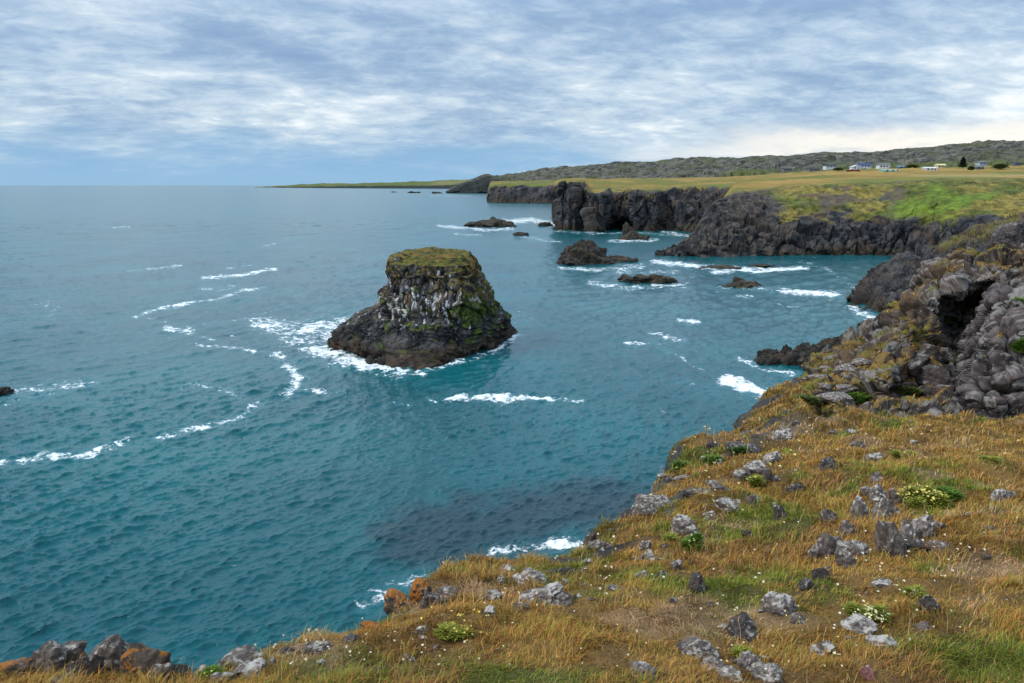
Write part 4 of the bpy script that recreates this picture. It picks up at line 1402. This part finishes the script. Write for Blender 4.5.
SMALL = []
rs = random.Random(21)
for cx0, cy0, sx, sy, n_ in ((700, 480, 46, 16, 16), (655, 545, 26, 26, 12), (540, 592, 46, 14, 16), (600, 560, 24, 14, 8), (420, 640, 50, 14, 8), (800, 425, 30, 10, 10), (840, 600, 110, 36, 12), (290, 660, 40, 6, 6), (900, 520, 50, 24, 8), (700, 655, 50, 16, 6)):
    for _ in range(n_):
        SMALL.append((rs.gauss(cx0, sx), rs.gauss(cy0, sy), rs.uniform(4, 10)))
for px, py, w_ in SMALL:
    q_, nrm = on_ground(px, py)
    ax, ay = project(q_[None])
    if abs(ax[0] - px) > 3 or abs(ay[0] - py) > 3:
        continue
    m_ = depth(q_[1], q_[2]) / F
    hw = w_ * m_ / 2
    v, f = stone((hw * 1.2, hw * .9, hw * rs.uniform(.5, .9)), nseed(), 3, 11, 14, .14)
    o = mesh('small_stone', v + np.array((0, 0, hw * .1)), f, M_rock[rs.choice(('pale', 'pale', 'grey', 'dark'))])
    o.location = q_
    tag(o, 'small lichened stone half sunk in the turf between the larger boulders', 'stone', 'small stones scattered in the turf')

# ------------------------------------------------------------------ turf
def leaf_mat(name, rough=.75, trans=.25):
    m, nb_ = new_mat(name)
    colr_ = nb_.attr('col').outputs['Color']
    p1 = nb_.n('ShaderNodeBsdfPrincipled')
    nb_.put(p1.inputs['Base Color'], colr_)
    p1.inputs['Roughness'].default_value = rough
    p1.inputs['Specular IOR Level'].default_value = .25
    t1 = nb_.n('ShaderNodeBsdfTranslucent')
    nb_.put(t1.inputs[0], colr_)
    mx = nb_.n('ShaderNodeMixShader')
    mx.inputs[0].default_value = trans
    nb_.put(mx.inputs[1], p1.outputs[0])
    nb_.put(mx.inputs[2], t1.outputs[0])
    o_ = nb_.n('ShaderNodeOutputMaterial')
    nb_.put(o_.inputs[0], mx.outputs[0])
    return m


M_leaf = leaf_mat('leaf')


def blades(pos_, h_, w_, az, bend, lean_):
    """grass blades: 5 vertices, 3 triangles each"""
    n_ = len(pos_)
    side = np.stack([np.cos(az + np.pi / 2), np.sin(az + np.pi / 2), np.zeros(n_)], 1) * (w_ / 2)[:, None]
    fw = np.stack([np.cos(az), np.sin(az), np.zeros(n_)], 1)
    upv = np.array((0, 0, 1.0))
    midp = pos_ + upv * (h_ * .58)[:, None] + fw * (h_ * lean_ * .45)[:, None]
    tip = pos_ + upv * (h_ * (1 - .30 * bend))[:, None] + fw * (h_ * (lean_ + bend * .6))[:, None]
    v = np.stack([pos_ - side, pos_ + side, midp - side * .75, midp + side * .75, tip], 1).reshape(-1, 3)
    i0 = (np.arange(n_) * 5)[:, None]
    f = np.concatenate([i0 + np.array([[0, 1, 3]]), i0 + np.array([[0, 3, 2]]), i0 + np.array([[2, 3, 4]])])
    return v, f


def scatter(Gd, t_, bare, lo_t, hi_t, d0, cap):
    """random points on a terrain grid, thinner far away and none on bare rock"""
    k1, k2 = Gd.shape[:2]
    ar = np.linalg.norm(np.cross(Gd[1:, :-1] - Gd[:-1, :-1], Gd[:-1, 1:] - Gd[:-1, :-1]), axis=2)
    cy_ = Gd[:-1, :-1, 1]
    t2_ = np.repeat(t_[:-1], k2 - 1).reshape(ar.shape)
    ax_, ay_ = project(Gd[:-1, :-1].reshape(-1, 3) + np.array((0, 1e-6, 0)))
    ax_, ay_ = ax_.reshape(ar.shape), ay_.reshape(ar.shape)
    vis_ = ((t2_ > lo_t) & (t2_ < hi_t) & (cy_ > 1.0)) * np.where((ax_ > -40) & (ax_ < 1064) & (ay_ < 730), 1.0, np.where((ax_ > -450) & (ax_ < 1700) & (ay_ < 1100), .16, 0))
    br_ = bare.reshape(k1, k2)[:-1, :-1]
    w_ = ar * vis_ * (1 - sstep(br_, .15, .7)) * d0 / (np.clip(cy_, 1, None) / 3.3) ** 1.75
    n_ = int(min(w_.sum(), cap))
    print('blades', n_, w_.sum())
    c_ = rng.choice(w_.size, n_, p=(w_ / w_.sum()).ravel())
    i_, j_ = np.unravel_index(c_, w_.shape)
    u_, v_ = rng.random(n_)[:, None], rng.random(n_)[:, None]
    return Gd[i_, j_] * (1 - u_) * (1 - v_) + Gd[i_ + 1, j_] * u_ * (1 - v_) + Gd[i_, j_ + 1] * (1 - u_) * v_ + Gd[i_ + 1, j_ + 1] * u_ * v_


bareN = np.maximum(rmask, under)
pp = np.concatenate([scatter(NEAR, tN, bareN, 1.02, 5.25, 9500, 900000), scatter(KG, tK, 1 - grK, .9, 7.4, 9500, 90000)])
NB_ = len(pp)
Yp = np.clip(pp[:, 1], 2, 60)
gs_, ss_, rs_ = sward(pp)
tuft = sstep(fbm(pp / .22, 3, 800), -.25, .45)
tuft2 = sstep(fbm(pp / .75, 3, 805), -.3, .4)
hgt = (.035 + .075 * rng.random(NB_) ** 1.6) * (.6 + .75 * tuft) * (.7 + .55 * tuft2) * (1 - .2 * ss_)
hgt = hgt * np.clip((Yp / 5), .8, 1.5) ** .6 * .72
pxp, pyp = project(pp)
dr = np.maximum((pyp - 600) / 80, 0)
hgt = hgt * (1 + .25 * np.clip(dr, 0, 1))
wid = np.clip(.0012 * Yp, .0030, .05) * (.6 + .8 * rng.random(NB_))
az_ = 2.2 * fbm(pp / .5, 2, 810) * 2 + rng.normal(0, 1.0, NB_) - .6
vv, ff = blades(pp - np.array((0, 0, .006)), hgt, wid, az_, rng.random(NB_) ** 1.5, np.abs(rng.normal(.35, .4, NB_)))
r1 = rng.random(NB_)
STRAW, RUST, OLIVE, GREEN, PINK = (.44, .27, .075), (.36, .165, .036), (.28, .225, .040), (.17, .205, .024), (.42, .24, .145)
cb = lerp(RUST, np.tile(STRAW, (NB_, 1)), sstep(r1 + .35 * fbm(pp / .3, 2, 820), .35, .95))
isg = (rng.random(NB_) < (.30 + .62 * gs_))
cg = lerp(OLIVE, np.tile(GREEN, (NB_, 1)), sstep(gs_ + rng.normal(0, .3, NB_), .3, .9))
cb = np.where(isg[:, None], cg, cb)
iss = rng.random(NB_) < ss_ * .75
cb = np.where(iss[:, None], lerp(PINK, np.tile((.48, .36, .2), (NB_, 1)), rng.random(NB_)), cb)
isr = rng.random(NB_) < rs_ * .4
cb = np.where(isr[:, None], np.array((.235, .115, .045)), cb)
cb = cb * (.62 + .92 * rng.random(NB_))[:, None]
tag(mesh('turf', vv, ff, M_leaf, col=np.repeat(cb, 5, 0), smooth=True), kind='stuff')

# long seed stalks and the small loose flowers of the meadow
sp_ = scatter(NEAR, tN, bareN, 1.02, 5.2, 30, 3200)
NS = len(sp_)
Ys = np.clip(sp_[:, 1], 2, 60)
hs = (.06 + .10 * rng.random(NS)) * np.clip(Ys / 6, .8, 1.3)
v1, f1 = blades(sp_, hs, np.clip(.0007 * Ys, .0016, .02), rng.random(NS) * 6.28, rng.random(NS) * .5, np.abs(rng.normal(.2, .2, NS)))
tip_ = v1.reshape(-1, 5, 3)[:, 4]
v2, f2 = blades(tip_ - np.array((0, 0, .012)), np.clip(.008 * Ys, .03, .1), np.clip(.0013 * Ys, .004, .03), rng.random(NS) * 6.28, rng.random(NS), rng.random(NS) * .4)
cst = lerp((.42, .30, .13), np.tile((.60, .46, .24), (NS, 1)), rng.random(NS))
tag(mesh('seed_stalks', np.concatenate([v1, v2]), np.concatenate([f1, f2 + len(v1)]), M_leaf,
         col=np.concatenate([np.repeat(cst, 5, 0), np.repeat(cst * .8, 5, 0)])), kind='stuff')


def discs(pos_, r_, nrm=None, k_=6):
    """small cupped flower heads"""
    n_ = len(pos_)
    if nrm is None:
        nrm = np.stack([rng.normal(0, .35, n_), rng.normal(-.25, .35, n_), np.ones(n_)], 1)
    nrm = nrm / np.linalg.norm(nrm, axis=1, keepdims=True)
    t1 = np.cross(nrm, np.array((1.0, .2, .1)))
    t1 /= np.linalg.norm(t1, axis=1, keepdims=True)
    t2 = np.cross(nrm, t1)
    vs = [pos_]
    for j in range(k_):
        an = 2 * np.pi * j / k_
        rr = r_ * (1 if j % 2 else .72)
        vs.append(pos_ + (t1 * math.cos(an) + t2 * math.sin(an)) * rr[:, None] + nrm * (r_ * .25)[:, None])
    v = np.stack(vs, 1).reshape(-1, 3)
    i0 = (np.arange(n_) * (k_ + 1))[:, None]
    f = np.concatenate([i0 + np.array([[0, 1 + j, 1 + (j + 1) % k_]]) for j in range(k_)])
    return v, f


fl_pts, fl_col = [], []
for cx0, cy0, sx, sy, n_, colf in ((905, 575, 34, 24, 60, (.75, .70, .45)), (880, 550, 60, 14, 20, (.8, .78, .7)), (700, 470, 70, 50, 70, (.66, .55, .26)), (880, 440, 110, 16, 110, (.66, .50, .24)),
                                   (600, 630, 160, 30, 80, (.74, .68, .5)), (780, 640, 70, 20, 40, (.70, .56, .25)), (390, 655, 60, 16, 70, (.72, .62, .42)), (290, 650, 40, 6, 40, (.66, .54, .34)),
                                   (830, 600, 120, 50, 60, (.75, .7, .55)), (560, 570, 60, 20, 50, (.7, .6, .4)), (455, 628, 24, 8, 40, (.72, .58, .12)), (755, 470, 20, 12, 20, (.7, .62, .2))):
    for _ in range(int(n_ * .6)):
        fl_pts.append((rng.normal(cx0, sx), rng.normal(cy0, sy)))
        fl_col.append(np.array(colf) * rng.uniform(.75, 1.15))
ok_, cl_ = [], []
for (x_, y_), c0 in zip(fl_pts, fl_col):
    if 0 < x_ < 1024 and y_ < 683:
        q_, _n = on_ground(x_, y_)
        a_, b_ = project(q_[None])
        if abs(a_[0] - x_) < 6 and abs(b_[0] - y_) < 6:
            ok_.append(q_)
            cl_.append(c0)
ok_, cl_ = np.array(ok_), np.array(cl_)
Yf = ok_[:, 1]
hf = (.05 + .05 * rng.random(len(ok_))) * np.clip(Yf / 5, .8, 1.6)
v1, f1 = blades(ok_, hf, np.clip(.0007 * Yf, .002, .02), rng.random(len(ok_)) * 6.28, 0 * hf, 0 * hf + .1)
tp = v1.reshape(-1, 5, 3)[:, 4]
v2, f2 = discs(tp, np.clip(.0021 * Yf, .007, .04) * (.6 + .6 * rng.random(len(ok_))))
tag(mesh('wildflowers', np.concatenate([v1, v2]), np.concatenate([f1, f2 + len(v1)]), M_leaf,
         col=np.concatenate([np.tile((.2, .2, .05), (len(v1), 1)), np.repeat(cl_, 7, 0)])), kind='stuff')


def plant(px, py, w_, h_, leafc, flowc, nfl, label, nlv=None, name='flowering_plant', cat='plant', group='green clumps on the slope'):
    q_, _n = on_ground(px, py)
    m_ = depth(q_[1], q_[2]) / F
    rw, hz = w_ * m_ / 2 * 1.1, h_ * m_ * .8
    t = thing(name, label, cat, q_, 0, group)
    n_ = nlv or int(260 + 9 * w_ * h_ * .5)
    nl = rng.integers(4, 7)
    lc = np.stack([rng.uniform(-.68, .68, nl) * rw, rng.uniform(-.5, .5, nl) * rw, rng.uniform(.45, 1.0, nl) * hz], 1)
    lr = rng.uniform(.2, .5, nl) * rw
    li = rng.integers(0, nl, n_)
    th_, rr = rng.random(n_) * 6.28, rng.random(n_) ** .6
    hh_ = rng.random(n_)
    taper = np.sqrt(np.clip(1 - .8 * hh_ ** 2, 0, 1))
    b0 = np.stack([lc[li, 0] + np.cos(th_) * rr * lr[li] * taper, lc[li, 1] + np.sin(th_) * rr * lr[li] * taper,
                   hh_ * lc[li, 2] * (1 - .45 * rr ** 2) * .85 + .005], 1)
    ls = m_ * rng.uniform(2.6, 6.0, n_)
    v, f = blades(b0, ls, ls * .42, th_ + rng.normal(0, .9, n_), rng.random(n_), np.abs(rng.normal(.5, .5, n_)))
    c0 = np.array(leafc) * (.6 + .75 * rng.random(n_))[:, None]
    mesh('foliage', v, f, M_leaf, t, col=np.repeat(c0, 5, 0))
    if nfl:
        th_, rr = rng.random(nfl) * 6.28, rng.random(nfl) ** .5
        fp = np.stack([np.cos(th_) * rr * rw * .95, np.sin(th_) * rr * rw * .7, hz * (.75 + .4 * rng.random(nfl)) * (1 - .35 * rr)], 1)
        v, f = discs(fp, m_ * rng.uniform(.7, 1.7, nfl))
        c1 = np.array(flowc) * (.75 + .4 * rng.random(nfl))[:, None]
        mesh('blossoms', v, f, M_leaf, t, col=np.repeat(c1, 7, 0))
    return t


GB, GY, GD = (.105, .19, .022), (.25, .26, .035), (.12, .145, .03)
plant(920, 506, 48, 26, GY, (.70, .60, .16), 120, 'tall bushy plant dotted with yellow flowers behind the boulder cluster')
plant(945, 497, 28, 12, GB, None, 0, 'deep green leafy clump right of the yellow-flowered bush')
plant(870, 622, 36, 15, GY, (.76, .72, .42), 60, 'low clump with cream flowers above a flat white stone')
plant(914, 600, 20, 11, GY, (.66, .62, .2), 14, 'small yellow-green clump below the boulder cluster')
plant(690, 550, 18, 22, GB, (.6, .6, .2), 6, 'bright green clump under the lichened ledge')
plant(670, 543, 12, 10, GY, (.6, .58, .15), 12, 'yellowish clump left of the bright green one under the ledge')
plant(209, 680, 22, 14, GB, (.72, .68, .2), 9, 'green leafy plant with a few yellow heads at the lower left edge')
plant(458, 636, 36, 9, GY, (.74, .60, .14), 26, 'low yellow-flowered mat on the slope below the orange boulders')
plant(681, 472, 14, 11, GB, (.6, .6, .1), 6, 'green clump on the very edge of the slope, uppermost of the edge clumps')
plant(714, 464, 16, 11, GB, None, 0, 'dark green clump just left of the brown overhanging ledge')
plant(699, 483, 11, 10, GB, None, 0, 'small green clump between the edge and the thin grey ledge')
plant(737, 455, 14, 10, (.055, .12, .015), None, 0, 'green tuft sheltered under the brown overhanging ledge')
plant(752, 486, 14, 11, GY, (.7, .64, .2), 20, 'pale yellow-flowered clump among the stony band')
plant(943, 322, 24, 12, GB, None, 0, 'vivid green clump in the dark hollow of the long crag')
plant(858, 397, 20, 9, GB, None, 0, 'vivid green clump under the low broken ledges')
plant(1018, 308, 18, 14, GB, None, 0, 'green clump high on the pillow crag at the right edge')
plant(1020, 352, 16, 20, GB, None, 0, 'green clump hanging halfway down the pillow crag at the right edge')
plant(948, 395, 14, 14, GY, None, 0, 'yellow-green tuft at the lower left of the pillow crag')
plant(962, 366, 9, 14, GD, None, 0, 'narrow green tuft growing in a crack of the pillow crag')
plant(957, 424, 22, 9, GY, (.72, .62, .08), 22, 'yellow-flowered clump at the foot of the pillow crag')
plant(923, 424, 10, 10, GY, (.72, .62, .08), 10, 'small yellow-flowered clump left of the foot of the pillow crag')
plant(905, 458, 18, 8, GY, (.72, .66, .2), 14, 'yellowish flower clump at the top of the grass')
plant(988, 464, 20, 8, GY, (.75, .68, .3), 14, 'straw-yellow flower clump in the grass near the right edge')
plant(806, 404, 20, 9, GD, None, 0, 'olive tuft among the lichened ledges')
plant(946, 268, 16, 8, (.16, .15, .03), None, 0, 'mustard-coloured tuft on top of the long crag')
plant(905, 395, 24, 8, GD, None, 0, 'olive tuft in the low broken ledges')
plant(742, 655, 14, 8, GY, (.7, .55, .15), 10, 'small yellowish clump behind the front row of stones')


# ------------------------------------------------------------------ farm houses on the plateau
def plain(name, colr_, rough=.7):
    m, nb_ = new_mat(name)
    pos_ = nb_.n('ShaderNodeTexCoord').outputs['Object']
    n_ = nb_.noise(pos_, 1.2, 5, .6)
    finish(nb_, nb_.mix(n_, tuple(q * .82 for q in colr_), tuple(min(1, q * 1.12) for q in colr_)), rough, n_, .2, .05)
    return m


PL = {}


def pm(name, colr_):
    if name not in PL:
        PL[name] = plain(name, colr_)
    return PL[name]


WHITE, NAVY, GREY, RED = pm('white_paint', (.58, .59, .60)), pm('navy_roof', (.045, .07, .16)), pm('grey_cladding', (.14, .145, .15)), pm('red_paint', (.24, .05, .03))
BLUE, GREENR, CREAM, DARK = pm('blue_roof', (.16, .28, .46)), pm('pale_green_roof', (.27, .42, .33)), pm('cream_paint', (.60, .53, .30)), pm('dark_roof', (.05, .05, .055))
GLASS = pm('window_glass', (.03, .035, .045))


def box(x0, x1, y0, y1, z0, z1):
    v = np.array([(x, y, z) for z in (z0, z1) for y in (y0, y1) for x in (x0, x1)], float)
    f = np.array([(0, 2, 3, 1), (4, 5, 7, 6), (0, 1, 5, 4), (2, 6, 7, 3), (0, 4, 6, 2), (1, 3, 7, 5)])
    return v, f


FARM = np.concatenate([HG[:, ::2].reshape(-1, 3), DG[::2, ::3].reshape(-1, 3)])
FARM = FARM[(FARM[:, 1] > 350) & (FARM[:, 2] > 5)]
FPX, FPY = project(FARM)


def farm_ground(px, py):
    """first ground met by the sight line, so nothing stands hidden behind a swell"""
    c_ = np.where((abs(FPX - px) < 3) & (FPY <= py + .4), FARM[:, 1], 1e9)
    j = int(np.argmin(c_))
    return P(px, py, FARM[j, 1] - 6) if c_[j] < 1e8 else P(px, py, 880)


def house(label, px, py, w_, hw, hr, wall, roof, nwin=2, dep=8.0, gable=False, Y=None, cat='house', name='house', group='houses on the plateau', door=RED):
    """w_ in pixels; hw wall height and hr roof rise in metres"""
    if Y is None:
        q_ = farm_ground(px, py)
    else:
        q_ = P(px, py, Y)
    m_ = depth(q_[1], q_[2]) / F
    w = w_ * m_ / 2 * .9
    hw, hr = hw * .8, hr * .8
    t = thing(name, label, cat, q_ - np.array((0, 0, .1)), random.uniform(-.12, .12), group)
    d = dep / 2
    if gable:        # gable end towards the sea
        prof = [(-w, 0), (w, 0), (w, hw), (0, hw + hr), (-w, hw)]
        v = np.array([(x, y, z) for y in (-d, d) for x, z in prof])
        f = [(0, 1, 2), (0, 2, 3), (0, 3, 4), (5, 7, 6), (5, 8, 7), (5, 9, 8)]
        for k_ in range(5):
            n_ = (k_ + 1) % 5
            f += [(k_, k_ + 5, n_ + 5), (k_, n_ + 5, n_)]
        mesh('wall', v, np.array(f), wall, t)
        e = .5
        v = []
        for sx in (-1, 1):
            v += [(sx * (w + e), -d - e, hw - e * hr / w), (sx * (w + e), d + e, hw - e * hr / w), (0, d + e, hw + hr + .02), (0, -d - e, hw + hr + .02)]
        v = np.array(v)
        v = np.concatenate([v + (0, 0, .03), v + (0, 0, .28)])
        f = []
        for k_ in (0, 4):
            f += [(k_, k_ + 1, k_ + 2, k_ + 3), (k_ + 8, k_ + 9, k_ + 10, k_ + 11), (k_, k_ + 3, k_ + 11, k_ + 8), (k_, k_ + 8, k_ + 9, k_ + 1)]
        mesh('roof', v, np.array(f), roof, t)
    else:
        mesh('wall', *box(-w, w, -d, d, -2.5, hw), wall, t)
        e = .5
        v = np.array([(x, y, z) for x in (-w - e, w + e) for y, z in ((-d - e, hw + .02), (d + e, hw + .02), (0, hw + hr))])
        f3 = np.array([(0, 3, 5, 2), (1, 2, 5, 4), (0, 1, 4, 3), (0, 2, 1, 1), (3, 4, 5, 5)])
        v2 = np.concatenate([v, v[[1, 4]]])
        mesh('roof', v, np.array([(0, 3, 5), (0, 5, 2), (1, 2, 5), (1, 5, 4), (0, 1, 4), (0, 4, 3), (0, 2, 1), (3, 4, 5)]), roof, t)
    for k_ in range(nwin):
        xw = -w + 2 * w * (k_ + .7) / (nwin + .8)
        mesh('window', *box(xw - .75, xw + .75, -d - .06, -d + .05, hw * .35, hw * .35 + 1.5), GLASS, t)
    if nwin:
        xd = -w + 2 * w * (nwin + .45) / (nwin + .8)
        mesh('door', *box(xd - .5, xd + .5, -d - .06, -d + .05, .05, 2.1), door, t)
    return t


house('dark low shed at the far left of the farm buildings', 787, 170.5, 9, 2.6, 1.8, GREY, DARK, 1)
house('grey barn with dark roof between the low shed and the white house', 813, 171, 12, 3.0, 2.6, GREY, DARK, 2, 10)
house('white house with dark roof and gable windows left of the big white barn', 830, 168, 13, 3.2, 2.8, WHITE, DARK, 3)
house('big white gabled barn front with red base', 856, 169.5, 11, 3.6, 2.6, WHITE, WHITE, 2, 12, True)
house('navy-roofed hall right behind the white gabled barn', 864, 167.5, 13, 3.2, 3.4, WHITE, NAVY, 3, 10)
house('low red shed at the foot of the white gabled barn', 853, 171.5, 13, 1.6, .8, RED, RED, 1, 5)
house('white two-storey house with blue-grey roof', 883, 168.5, 12, 4.6, 2.4, WHITE, GREY, 3, 9)
house('long low pale green shed in front of the two-storey house', 889, 172, 19, 1.5, 1.3, GREENR, GREENR, 2, 7)
house('small cabin with bright blue roof', 901, 168, 8, 1.8, 1.4, GREY, BLUE, 1, 6)
house('long white shed left of the yellow house', 929, 170.5, 12, 2.4, 1.6, WHITE, WHITE, 2)
house('cream yellow house right of the long white shed', 940, 168, 9, 3.4, 2.0, CREAM, CREAM, 2)
house('grey house uphill right of the dark conifer', 981, 164.5, 9, 3.0, 2.2, pm('light_grey', (.34, .37, .40)), GREY, 2)
house('low grey shed right beside the dark conifer', 977, 169, 10, 1.8, 1.2, GREY, GREY, 1)
house('dark grey shed at the far right of the farm buildings', 1016, 164.5, 9, 2.2, 1.4, GREY, DARK, 1)
house('larger white farm building on the far green headland', 378, 185, 4.0, 10, 6, WHITE, WHITE, 2, 20, Y=7150)
house('smaller white farm building on the far green headland', 371, 185.1, 2.6, 8, 5, WHITE, GREY, 1, 20, Y=7150)


def bush(label, px, py, w_, h_, colr_, name='shrub', cat='shrub', conifer=False):
    q_ = farm_ground(px, py)
    m_ = depth(q_[1], q_[2]) / F
    t = thing(name, label, cat, q_ - np.array((0, 0, .2)), 0)
    H_, Rw = h_ * m_, w_ * m_ / 2
    n_ = 1800
    hh_ = rng.random(n_) ** (1.0 if conifer else .7)
    prof = (1 - hh_) ** .8 + .06 if conifer else np.sqrt(np.clip(1 - (hh_ - .35) ** 2 * 2, .05, 1))
    th_, rr = rng.random(n_) * 6.28, rng.random(n_) ** .5
    ed = 1 + .35 * np.sin(th_ * 5 + hh_ * 26)
    b0 = np.stack([np.cos(th_) * rr * Rw * prof * ed, np.sin(th_) * rr * Rw * prof * ed, (.08 + .9 * hh_) * H_], 1)
    ls = rng.uniform(.45, 1.1, n_)
    v, f = blades(b0, ls, ls * .6, th_, rng.random(n_), rng.random(n_) + .3)
    mesh('crown' if conifer else 'foliage', v, f, M_leaf, t, col=np.repeat(np.array(colr_) * (.5 + .9 * rng.random(n_))[:, None], 5, 0))
    k_ = 8
    an = np.arange(k_) * 2 * np.pi / k_
    top_ = H_ * (.9 if conifer else .5)
    v = np.concatenate([np.stack([np.cos(an) * r0, np.sin(an) * r0, 0 * an + z0], 1) for r0, z0 in ((.3, 0), (.2, top_ * .5), (.05, top_))])
    f = np.array([(r0 * k_ + j, r0 * k_ + (j + 1) % k_, (r0 + 1) * k_ + (j + 1) % k_, (r0 + 1) * k_ + j) for r0 in range(2) for j in range(k_)])
    mesh('trunk', v, f, pm('bark', (.06, .045, .035)), t)
    return t


bush('dark pointed conifer standing among the farm buildings', 962.5, 168, 9, 10.5, (.018, .030, .014), 'conifer_tree', 'tree', True)
bush('dark green thicket before the far right shed', 1000, 169, 13, 4.4, (.04, .06, .018))
bush('green hedge right of the blue-roofed cabin', 912, 168.5, 12, 3.4, (.05, .075, .02))
bush('low green hedge beside the white house with dark roof', 838, 170.5, 9, 2.2, (.06, .09, .02))
bush('dark green bush before the low grey shed', 971, 170, 5, 3.0, (.045, .065, .02))


# ------------------------------------------------------------------ birds
def bird(label, px, py, Y, span, rz, flap):
    c0 = P(px, py, Y)
    v, f = ico(3)
    L_ = span * .38
    w = v * np.array((L_ / 2, L_ * .16, L_ * .15))
    w[:, 0] += np.where(v[:, 0] > .75, (v[:, 0] - .75) * L_ * .5, 0)           # beak end
    w[:, 1:] *= np.where(v[:, 0:1] < -.3, 1 + (v[:, 0:1] + .3) * .9, 1)
    parts_ = [(w, f)]
    for s_ in (-1, 1):
        pts = []
        for t_ in np.linspace(0, 1, 7):
            y = s_ * (L_ * .08 + t_ * span / 2)
            ch = L_ * .36 * (1 - t_ ** 1.6) + .01
            x = .06 * L_ + (.10 * math.sin(t_ * 3.1) - .32 * t_ ** 2) * L_
            z = flap * span * (t_ * .34 - .16 * t_ ** 2)
            pts += [(x + ch / 2, y, z), (x - ch / 2, y, z - .01 * span), (x + ch * .1, y, z + .018 * span)]
        pts = np.array(pts)
        fw_ = []
        for k_ in range(6):
            b_ = k_ * 3
            for i0, i1 in ((0, 2), (2, 1), (1, 0)):
                fw_ += [(b_ + i0, b_ + i1, b_ + 3 + i1), (b_ + i0, b_ + 3 + i1, b_ + 3 + i0)]
        parts_.append((pts, np.array(fw_)))
    v, f = join(parts_)
    o_ = mesh('seabird', v, f, pm('bird_feathers', (.36, .37, .39)), smooth=True)
    o_.location = c0
    o_.rotation_euler = (.25, -.1, rz)
    return tag(o_, label, 'bird')


bird('grey-white seabird flying low over the water beside the right slope', 663, 412, 70, .75, .6, 1.0)
bird('small seabird skimming the open water far left of the slope', 234, 566, 42, .34, 2.4, .7)
